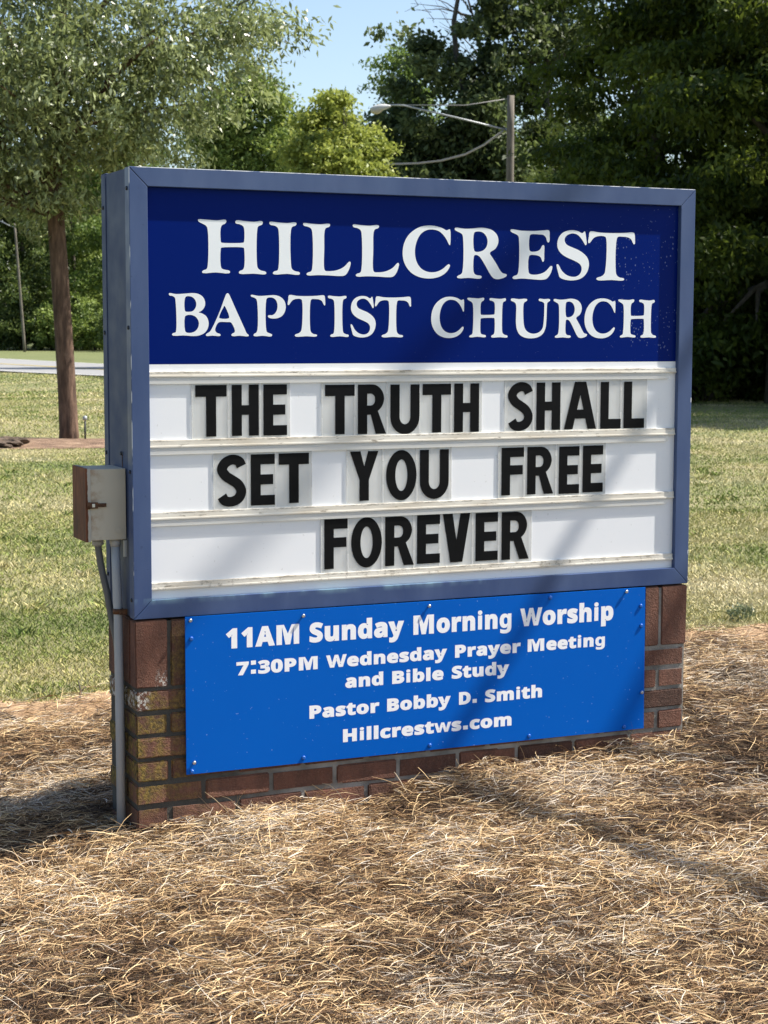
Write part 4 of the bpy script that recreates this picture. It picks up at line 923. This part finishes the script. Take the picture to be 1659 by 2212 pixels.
# tall dark trees behind the lamp pole
f = 60; s_ = f / FP
def pxb(cx, L):
    L2 = []
    for a, b, c, d in L:
        for _ in range(max(3, int(c * d / 420))): L2.append((a + rnd.uniform(-.8, .8) * c, b + rnd.uniform(-.85, .85) * d, c * rnd.uniform(.26, .42), d * rnd.uniform(.20, .32)))
    L = L2
    return RB([((a - cx) * s_, rnd.uniform(-1.6, 1.6), CAM.z + (713 - b) * s_, c * s_, c * s_, d * s_) for a, b, c, d in L])
tree('tall_tree', CF((1010 - 829.5) * s_, f, .1), 15, .24, pxb(1010, [(850, 95, 42, 36), (885, 75, 34, 30), (905, 140, 36, 32), (960, 180, 70, 50), (1030, 110, 70, 60), (1075, 40, 70, 60), (1010, 240, 95, 60), (900, 220, 60, 40), (855, 250, 42, 40), (870, 310, 55, 50), (960, 310, 90, 60), (1040, 320, 90, 70), (930, 390, 120, 70), (1040, 430, 100, 90), (1100, -60, 80, 70), (1150, 60, 50, 70)]),
     900, 62, .24, .5, .24, 'darkleaf', 'tall dark tree with bare top twigs behind the lamp arm', shell=.5, cl_tone=.24, droop=.3, wob=.6)
tree('tall_tree', CF((1200 - 829.5) * s_, f + 2, .1), 17, .26, pxb(1200, [(1130, 170, 60, 90), (1190, 60, 70, 80), (1250, 30, 60, 60), (1270, 130, 50, 90), (1235, 240, 66, 60), (1160, 300, 70, 70), (1280, 270, 40, 80), (1215, 360, 110, 60), (1180, -60, 90, 70), (1280, -80, 70, 60), (1240, 440, 120, 80)]),
     640, 58, .22, .45, .24, 'darkleaf', 'tall dark tree of many thin stems just right of the lamp pole', shell=.5, cl_tone=.26, droop=.3, nlimb=60, wob=.6)
# bare twigs at the top of the dark tree
f += 5; s_ = f / FP
tw = empty('dead_tree', CF((1040 - 829.5) * s_, f - 2, .1)); tag(tw, 'leafless grey branches reaching into the sky above the dark trees', 'tree')
m = MB(); p0 = at(1060, 400, f - 2) - tw.location
m.tube([Vector((0, 0, -.3)), p0, at(1050, 200, f - 2) - tw.location, at(1020, 70, f - 2) - tw.location, at(985, -40, f - 2) - tw.location], [.2, .13, .09, .05, .015], 8)
for k in range(26):
    yy = rnd.uniform(-10, 260); xx = 1050 - (200 - yy) * .26 if yy < 200 else 1052
    a = at(xx, yy, f - 2) - tw.location; dx = rnd.choice((-1, -1, 1)) * rnd.uniform(40, 130); b = at(xx + dx, yy - rnd.uniform(10, 80), f - 2 + rnd.uniform(-1.5, 1.5)) - tw.location
    m.tube([a, a.lerp(b, .5) + Vector((0, 0, .15)), b], [.03, .018, .005], 5)
    for _ in range(2):
        t = rnd.uniform(.4, .9); c = a.lerp(b, t); m.tube([c, c + (b - a).normalized() * rnd.uniform(.3, .9) + Vector((0, 0, rnd.uniform(-.4, .7)))], [.012, .004], 4)
m.build('trunk', M['greybark'], tw)

# dark trees with drooping leaflet sprays at the right edge of the lawn
def spray_tree(name, loc, h, r0, rad, ncl, nlf, label, group=None, leaf='darkleaf2', low=.5, size=.17):
    bl = boughs(lambda t: (low + (h - low) * t, rad * (.85 + .3 * math.sin(PI * min(1, t * 1.1))) * (1 - .6 * max(0, t - .55) / .45)), 62, rad * .30)
    return tree(name, loc, h, r0, bl, ncl, nlf, size, .42, .24, leaf, label, shell=.35, cl_tone=.24, lf_tone=.10, droop=1.0, nlimb=24, flat=.45, group=group)
G2 = 'dark leafy trees at the right edge of the lawn'
s1 = spray_tree('leafy_tree', CF(7.9, 35.2, .08), 13.5, .26, 3.6, 2300, 42, 'largest dark leafy tree with boughs drooping to the lawn at right', G2)
s2 = spray_tree('leafy_tree', CF(5.9, 38.8, .08), 12.5, .24, 2.7, 1700, 40, 'dark leafy tree whose boughs show just past the top right sign corner', G2)
for r_, f_, sc, rz, lab in ((12.6, 37.5, 1.05, 1.1, 'dark leafy tree beyond the right edge of the lawn'), (13.5, 29.0, .95, 2.3, 'shade tree standing right of the lawn in front of the wood'), (9.8, 41.5, 1.15, 4.0, 'dark leafy tree deep in the wood behind the right lawn'), (16.8, 33.5, 1.1, 5.1, 'outermost dark tree of the wood on the right')):
    c = copy_tree(s1); c.location = CF(r_, f_, .08); c.rotation_euler.z = rz; c.scale = (sc,) * 3; c['label'] = lab

# sunlit saplings and shrubs behind the sign's top edge, right half
def shrub(name, loc, w_, h_, ncl, nlf, size, leaf, label, group=None):
    e = empty(name, loc); tag(e, label, 'shrub', group)
    me, cc = crown([(0, 0, h_ * .5, w_, w_, h_ * .5), (w_ * .4, .2, h_ * .35, w_ * .8, w_ * .7, h_ * .35), (-w_ * .5, -.1, h_ * .4, w_ * .7, w_ * .7, h_ * .4)], ncl, nlf, size, .5, .22, droop=.3, shell=.5, cl_tone=.22)
    m = MB()
    for i in rng.choice(len(cc), 8, replace=False): b = Vector(cc[i]); m.tube([(rnd.uniform(-.1, .1), rnd.uniform(-.1, .1), -.1), b * .5 + Vector((0, 0, .2)), b], [.03, .02, .006], 5)
    m.build('stems', M['greybark'], e); link('foliage', me, M[leaf], e); return e
shrub('sapling', CF((1222 - 829.5) / FP * 42, 42, .1), .95, 6.6, 110, 60, .16, 'yellowleaf', 'sunlit yellow green sapling behind the top rail right of the lamp pole')
shrub('sapling', CF((1275 - 829.5) / FP * 41, 41, .1), 1.2, 6.2, 110, 60, .16, 'midleaf', 'green sapling behind the top rail beside the dark leafy trees')

# woods across the road, far left
G3 = 'trees of the wood across the road'
protos = []
for k, (h, rad, leaf) in enumerate(((15, 3.6, 'woodleaf'), (13, 3.2, 'lightleaf'), (17, 4.0, 'midleaf'))):
    bl = boughs(lambda t: (1.2 + (h - 1.2) * t, rad * (.8 + .35 * math.sin(PI * min(1, t * 1.15 + .1))) * (1 - .5 * max(0, t - .6) / .4)), 34, rad * .34)
    e = tree('woodland_tree', (0, 0, 0), h, .22, bl, 620, 34, .27, .5, .34, leaf, 'tree in the dense green wood across the road', nlimb=20, shell=.5, cl_tone=.24, droop=.4, group=G3, flat=.6)
    protos.append(e)
spots = [(-26.5, 108), (-22.5, 116), (-18.3, 111), (-15.5, 140), (-11.0, 142), (-29.5, 118), (-24.4, 124), (-20, 127), (-20.6, 138), (-7.0, 126), (-3.0, 114), (1.5, 112), (-27, 132), (-12.5, 150), (6.5, 108), (-33, 112),
         (11, 96), (15.5, 90), (19.5, 84), (22, 70), (26, 60), (-24.7, 109), (-22.4, 121)]
for i, (r_, f_) in enumerate(spots):
    o = protos[i % 3] if i < 3 else copy_tree(protos[i % 3])
    f_ += 12 * (r_ < -8)
    o.location = CF(r_, f_, .1); o.rotation_euler.z = i * 1.7; o.scale = (rnd.uniform(.85, 1.1),) * 3
G4 = 'undergrowth shrubs along the far roadside'
sp = shrub('shrub', CF(-16.5, 114, .1), 1.7, 3.4, 90, 60, .24, 'woodleaf', 'green shrub in the undergrowth of the wood across the road', G4)
sp2 = shrub('shrub', CF(-21.5, 119, .1), 2.0, 4.2, 110, 60, .25, 'lightleaf', 'green shrub in the undergrowth of the wood across the road', G4)
for i, (r_, f_) in enumerate([(-24.8, 106), (-19.4, 103), (-28, 110), (-20.6, 108), (-23.5, 110), (-31, 113), (-26.3, 107), (-18.6, 112)]):
    f_ += 15 * (r_ < -8); o = copy_tree((sp, sp2)[i % 2]); o.location = CF(r_, f_, .1); o.rotation_euler.z = i * 2.1; o.scale = (rnd.uniform(.8, 1.25),) * 3
G5 = 'low dark bushes under the trees by the right lawn'
bu = shrub('bush', CF(6.6, 36.2, .08), 1.5, 1.9, 110, 60, .16, 'darkleaf2', 'low dark bush under the leafy trees at the right edge of the lawn', G5)
for i, (r_, f_) in enumerate([(8.6, 36.9), (10.6, 35.6), (4.6, 38.6), (12.6, 35.2), (7.4, 39.5), (9.6, 39), (5.6, 41)]):
    o = copy_tree(bu); o.location = CF(r_, f_, .08); o.rotation_euler.z = 1.9 * i; o.scale = (rnd.uniform(.8, 1.2),) * 3
far_wood = []
C_ = []
for k in range(420):
    r_ = rng.uniform(-60, 60); f_ = 150 + rng.uniform(0, 22); p = CF(r_, f_); hh = rng.uniform(1, 13)
    m_ = 26; C_.append(np.column_stack([p.x + rng.normal(size=m_) * 1.6, p.y + rng.normal(size=m_) * 1.6, hh + rng.normal(size=m_) * 1.1]))
C_ = np.concatenate(C_); nn = len(C_)
me = leaf_mesh('far_wood', C_, rng.normal(size=(nn, 3)), np.full(nn, .9), np.full(nn, .6), .35 + rng.normal(size=nn) * .2)
tag(link('far_wood', me, M['woodleaf']), 'distant wood closing the view between the nearer trees', 'woods', kind='stuff')

# ------------------------------------------------------------------ small things on the lawn
ring_c = CF(-4.35, 22.5); 
V = []; nseg = 48
for rr_ in (0, .5, 1.0):
    for k in range(nseg):
        a = 2 * PI * k / nseg; wv = 1 + .14 * math.sin(3 * a + 1) + .08 * math.sin(7 * a)
        p = ring_c + RH * (math.cos(a) * 3.6 * rr_ * wv) + FH * (math.sin(a) * .95 * rr_ * wv)
        V.append((p.x, p.y, float(ground_z(p.x, p.y)) + .010 + .03 * (1 - rr_)))
F = [(i * nseg + k, i * nseg + (k + 1) % nseg, (i + 1) * nseg + (k + 1) % nseg, (i + 1) * nseg + k) for i in range(2) for k in range(nseg)]
tag(link('mulch_ring', np_mesh('mulch_ring', V, np.array(F), 4, smooth=True), M['mulch']), 'brown bark mulch spread around the oak trunk', 'ground', kind='structure')
m = MB(); b = bmesh.new(); bmesh.ops.create_icosphere(b, subdivisions=4, radius=1)
for v in b.verts:
    n_ = float(vnoise(v.co.x * 3 + 9, v.co.y * 3 + v.co.z * 2, .5, 12)); k = .8 + .5 * n_
    v.co = Vector((v.co.x * .30 * k, v.co.y * .42 * k, max(-.05, v.co.z * .07 * k)))
m.join(b); pm = CF((-2 - 829.5) / FP * 21.9, 21.9); o = m.build('mulch_pile', M['darkmulch'], None, (pm.x, pm.y, .08)); o.rotation_euler.z = -YAW
tag(o, 'low dark heap of mulch left of the oak trunk', 'mulch heap')
ps = CF((183 - 829.5) / FP * 23.1, 23.1, .08); st = empty('garden_stake', ps); tag(st, 'thin metal stake with a round cap beside the oak trunk', 'stake')
MB().tube([(0, 0, -.05), (0, 0, .24)], .013, 8).build('rod', M['darkscrew'], st)
MB().tube([(0, 0, .22), (0, 0, .235), (0, 0, .27), (0, 0, .285)], [.014, .03, .03, .012], 10).build('cap', M['galv'], st)
# weed at the edge of the straw on the right
wp = Vector((3.42, 1.80, 0)); wp.z = float(ground_z(wp.x, wp.y)); we = empty('weed', wp); tag(we, 'low grey green weed where the lawn meets the straw on the right', 'weed')
nW = 170; C_ = rng.normal(size=(nW, 3)) * np.array([.036, .034, .014]) + np.array([0, 0, .045]); C_[:, 2] = np.abs(C_[:, 2])
link('leaves', leaf_mesh('leaves', C_, rng.normal(size=(nW, 3)) + np.array([0, 0, .7]), np.full(nW, .026), np.full(nW, .009), .4 + rng.normal(size=nW) * .2), M['weedleaf'], we)
for (x, y, h_, lab) in ((.30, 1.86, .085, 'short dark twig poking out of the straw left of the sign'), (4.15, 1.62, .16, 'thin upright twig in the straw far right of the sign')):
    z = float(ground_z(x, y)); m = MB(); m.tube([(0, 0, -.02), (.008, 0, h_ * .5), (.0, .01, h_)], [.006, .0045, .002], 6); m.tube([(.006, 0, h_ * .45), (.03, .0, h_ * .7)], [.003, .0015], 5)
    tag(m.build('twig', M['greybark'], None, (x, y, z)), lab, 'twig')

# ------------------------------------------------------------------ straw and grass
def in_base(x, y, pad=.0): return (x > -pad) & (x < W + pad) & (y > -pad) & (y < D + pad)
def strands(name, x, y, lift, L, Wd, head_, pitch, curl, arc, tone, npt=5):
    n = len(x); z = ground_z(x, y) + lift
    s = np.linspace(-.5, .5, npt)
    th = head_[:, None] + curl[:, None] * s[None, :] * 2
    st_ = (L / (npt - 1))[:, None]
    dx = np.cos(th) * np.cos(pitch)[:, None] * st_; dy = np.sin(th) * np.cos(pitch)[:, None] * st_
    PX = x[:, None] + np.cumsum(dx, 1) - dx.sum(1, keepdims=True) / 2; PY = y[:, None] + np.cumsum(dy, 1) - dy.sum(1, keepdims=True) / 2
    PZ = z[:, None] + L[:, None] * s[None, :] * np.sin(pitch)[:, None] + arc[:, None] * (.25 - s ** 2)[None, :] * 4
    PZ = np.maximum(PZ, ground_z(PX, PY) + .004)
    roll_ = rng.uniform(0, PI, n)[:, None]
    sx = -np.sin(th) * np.cos(roll_); sy = np.cos(th) * np.cos(roll_); sz = np.sin(roll_) * np.ones_like(th)
    tp = np.array({5: [.55, 1, 1, .9, .35], 4: [.6, 1, .95, .4]}[npt])
    hw = (Wd[:, None] * .5) * tp[None, :]
    A_ = np.stack([PX - sx * hw, PY - sy * hw, PZ - sz * hw], -1); B_ = np.stack([PX + sx * hw, PY + sy * hw, PZ + sz * hw], -1)
    V = np.stack([A_, B_], 2).reshape(-1, 3)
    base_ = (np.arange(n) * npt * 2)[:, None] + (np.arange(npt - 1) * 2)[None, :]
    F = np.stack([base_, base_ + 1, base_ + 3, base_ + 2], -1).reshape(-1, 4)
    return np_mesh(name, V, F, 4, {'tone': np.repeat(np.clip(tone, 0, 1), npt * 2)})

def straw_points(n, x0, x1, y0, y1):
    x = rng.uniform(x0, x1, n); y = rng.uniform(y0, y1, n)
    thin = sstep(-.75, -.05, y - bed_edge(x))
    keep = (y < bed_edge(x) + .16) & ~in_base(x, y, .004) & (rng.random(n) > np.where(y > bed_edge(x), .985, thin * .94))
    return x[keep], y[keep]
xa_, ya_ = straw_points(520000, -1.75, 3.3, -2.45, 2.0)
xb_, yb_ = straw_points(50000, -3.6, 6.0, -4.2, 2.1)
x = np.concatenate([xa_, xb_]); y = np.concatenate([ya_, yb_]); n = len(x)
hf = vnoise(x, y, .22, 21) * 2 * PI * 1.5 + rng.normal(size=n) * 1.5
stray = rng.random(n) < .07
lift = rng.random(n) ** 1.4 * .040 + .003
L = rng.uniform(.030, .088, n) * np.where(stray, 1.4, 1.0)
pt = rng.normal(size=n) * .10 + np.where(stray, rng.normal(size=n) * .30, 0)
patch = (vnoise(x, y, .30, 41) - .5) * .54 + (vnoise(x, y, .09, 42) - .5) * .32
patch = patch + (vnoise(x, y, .75, 43) - .5) * .26
tone = .565 + patch + rng.normal(size=n) * .27 - .58 * (1 - lift / .043)  # deeper strands painted darker, standing in for shade in the gaps
grey = vnoise(x, y, .38, 44) + rng.normal(size=n) * .14
tone = np.where(grey > .83, .92 + rng.normal(size=n) * .05, tone)
Wd_ = np.where(rng.random(n) < .06, rng.uniform(.0022, .0034, n), rng.uniform(.0009, .0019, n))
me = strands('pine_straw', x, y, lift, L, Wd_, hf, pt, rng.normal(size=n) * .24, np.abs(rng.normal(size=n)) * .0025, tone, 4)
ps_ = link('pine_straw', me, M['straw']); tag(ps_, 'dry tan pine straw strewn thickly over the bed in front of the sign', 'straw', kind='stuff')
# longer stems standing up against the foot of the bricks
n = 480; u = rng.random(n)
x = np.where(u < .45, rng.uniform(-.55, .35, n), rng.uniform(-.2, 2.3, n)); y = np.where(u < .45, rng.uniform(-.55, -.02, n), rng.uniform(-.32, -.01, n))
ok = ~in_base(x, y, .004); x, y = x[ok], y[ok]; n = len(x)
me = strands('pine_straw', x, y, rng.uniform(.015, .05, n), rng.uniform(.09, .20, n), rng.uniform(.0012, .0024, n), rng.uniform(0, 2 * PI, n), rng.normal(size=n) * .50, rng.normal(size=n) * .4, rng.uniform(0, .03, n), .62 + rng.normal(size=n) * .16)
tag(link('loose_straw', me, M['straw']), 'loose straw stems curling up at the foot of the bricks', 'straw', kind='stuff')

def blades(name, x, y, h_, w_, tone, leanv):
    n = len(x); z = ground_z(x, y); a = rng.uniform(0, 2 * PI, n); b = rng.uniform(0, 2 * PI, n)
    lx, ly = np.cos(b) * leanv * h_, np.sin(b) * leanv * h_; wx, wy = np.cos(a) * w_ / 2, np.sin(a) * w_ / 2
    V = np.stack([np.stack([x - wx, y - wy, z - .004], 1), np.stack([x + wx, y + wy, z - .004], 1), np.stack([x + lx * .4 + wx * .7, y + ly * .4 + wy * .7, z + h_ * .6], 1), np.stack([x + lx, y + ly, z + h_], 1)], 1).reshape(-1, 3)
    i = (np.arange(n) * 4)[:, None]
    return np_mesh(name, V, np.concatenate([i, i + 1, i + 2, i + 3], 1), 4, {'tone': np.repeat(np.clip(tone, 0, 1), 4)})
# lawn blades get sparser and larger with distance
GX, GY, GH, GW = [], [], [], []
for f0, f1, dens, hh, ww in ((5.6, 9, 8500, .016, .0032), (9, 14, 3600, .018, .0048), (14, 22, 1300, .020, .0075), (22, 36, 400, .026, .012), (36, 60, 100, .034, .024)):
    area = (f1 ** 2 - f0 ** 2) * .36; n = int(area * dens)
    f_ = np.sqrt(rng.uniform(f0 ** 2, f1 ** 2, n)); r_ = rng.uniform(-.36, .36, n) * f_
    # the strip hidden behind the sign needs only a thin cover
    GX.append(CAM.x + RH.x * r_ + FH.x * f_); GY.append(CAM.y + RH.y * r_ + FH.y * f_); GH.append(hh * rng.uniform(.5, 1.3, n)); GW.append(ww * rng.uniform(.7, 1.3, n))
nt_ = 200; f_ = np.sqrt(rng.uniform(6.4 ** 2, 19 ** 2, nt_)); r_ = rng.uniform(-.32, .32, nt_) * f_; kk = np.repeat(np.arange(nt_), 26)
GX.append((CAM.x + RH.x * r_ + FH.x * f_)[kk] + rng.normal(size=len(kk)) * .035); GY.append((CAM.y + RH.y * r_ + FH.y * f_)[kk] + rng.normal(size=len(kk)) * .035)
GH.append(rng.uniform(.025, .055, len(kk))); GW.append((.0030 + .0004 * f_)[kk])
n_tuft = len(kk)
x, y, h_, w_ = (np.concatenate(v) for v in (GX, GY, GH, GW))
tuft = np.zeros(len(x)); tuft[-n_tuft:] = rng.choice([-.22, .05, .22], nt_, p=[.6, .2, .2])[kk]
ringd = ((x - ring_c.x) * RH.x + (y - ring_c.y) * RH.y) ** 2 / 3.5 ** 2 + ((x - ring_c.x) * FH.x + (y - ring_c.y) * FH.y) ** 2 / .9 ** 2
rp = np.array([(p.x, p.y) for p in [v for v in [CF(c[0], c[1]) for c in ctrl]]])
edge = y - bed_edge(x)
keep = (edge > -.04 + rng.normal(size=len(x)) * .05) & (ringd > 1) & ~((np.abs(edge) < .10) & (rng.random(len(x)) < .5))
fd = fwdist(x, y); rr_ = (x - CAM.x) * RH.x + (y - CAM.y) * RH.y; keep &= (fd < 43) | ((rr_ < -7) & (fd < 53.9 - (rr_ + 8.6) * 1.83 - 1.5))
x, y, h_, w_, fd, tuft = x[keep], y[keep], h_[keep], w_[keep], fd[keep], tuft[keep]; n = len(x)
tone = .56 + (vnoise(x, y, 1.1, 51) - .5) * .75 + (vnoise(x, y, .35, 52) - .5) * .4 + rng.normal(size=n) * .13 - .08 * sstep(12, 24, fd) + tuft
me = blades('grass', x, y, h_, w_, tone, rng.uniform(.2, 1.6, n))
tag(link('grass', me, M['grass']), 'short green and straw coloured lawn grass behind the sign', 'grass', kind='stuff')
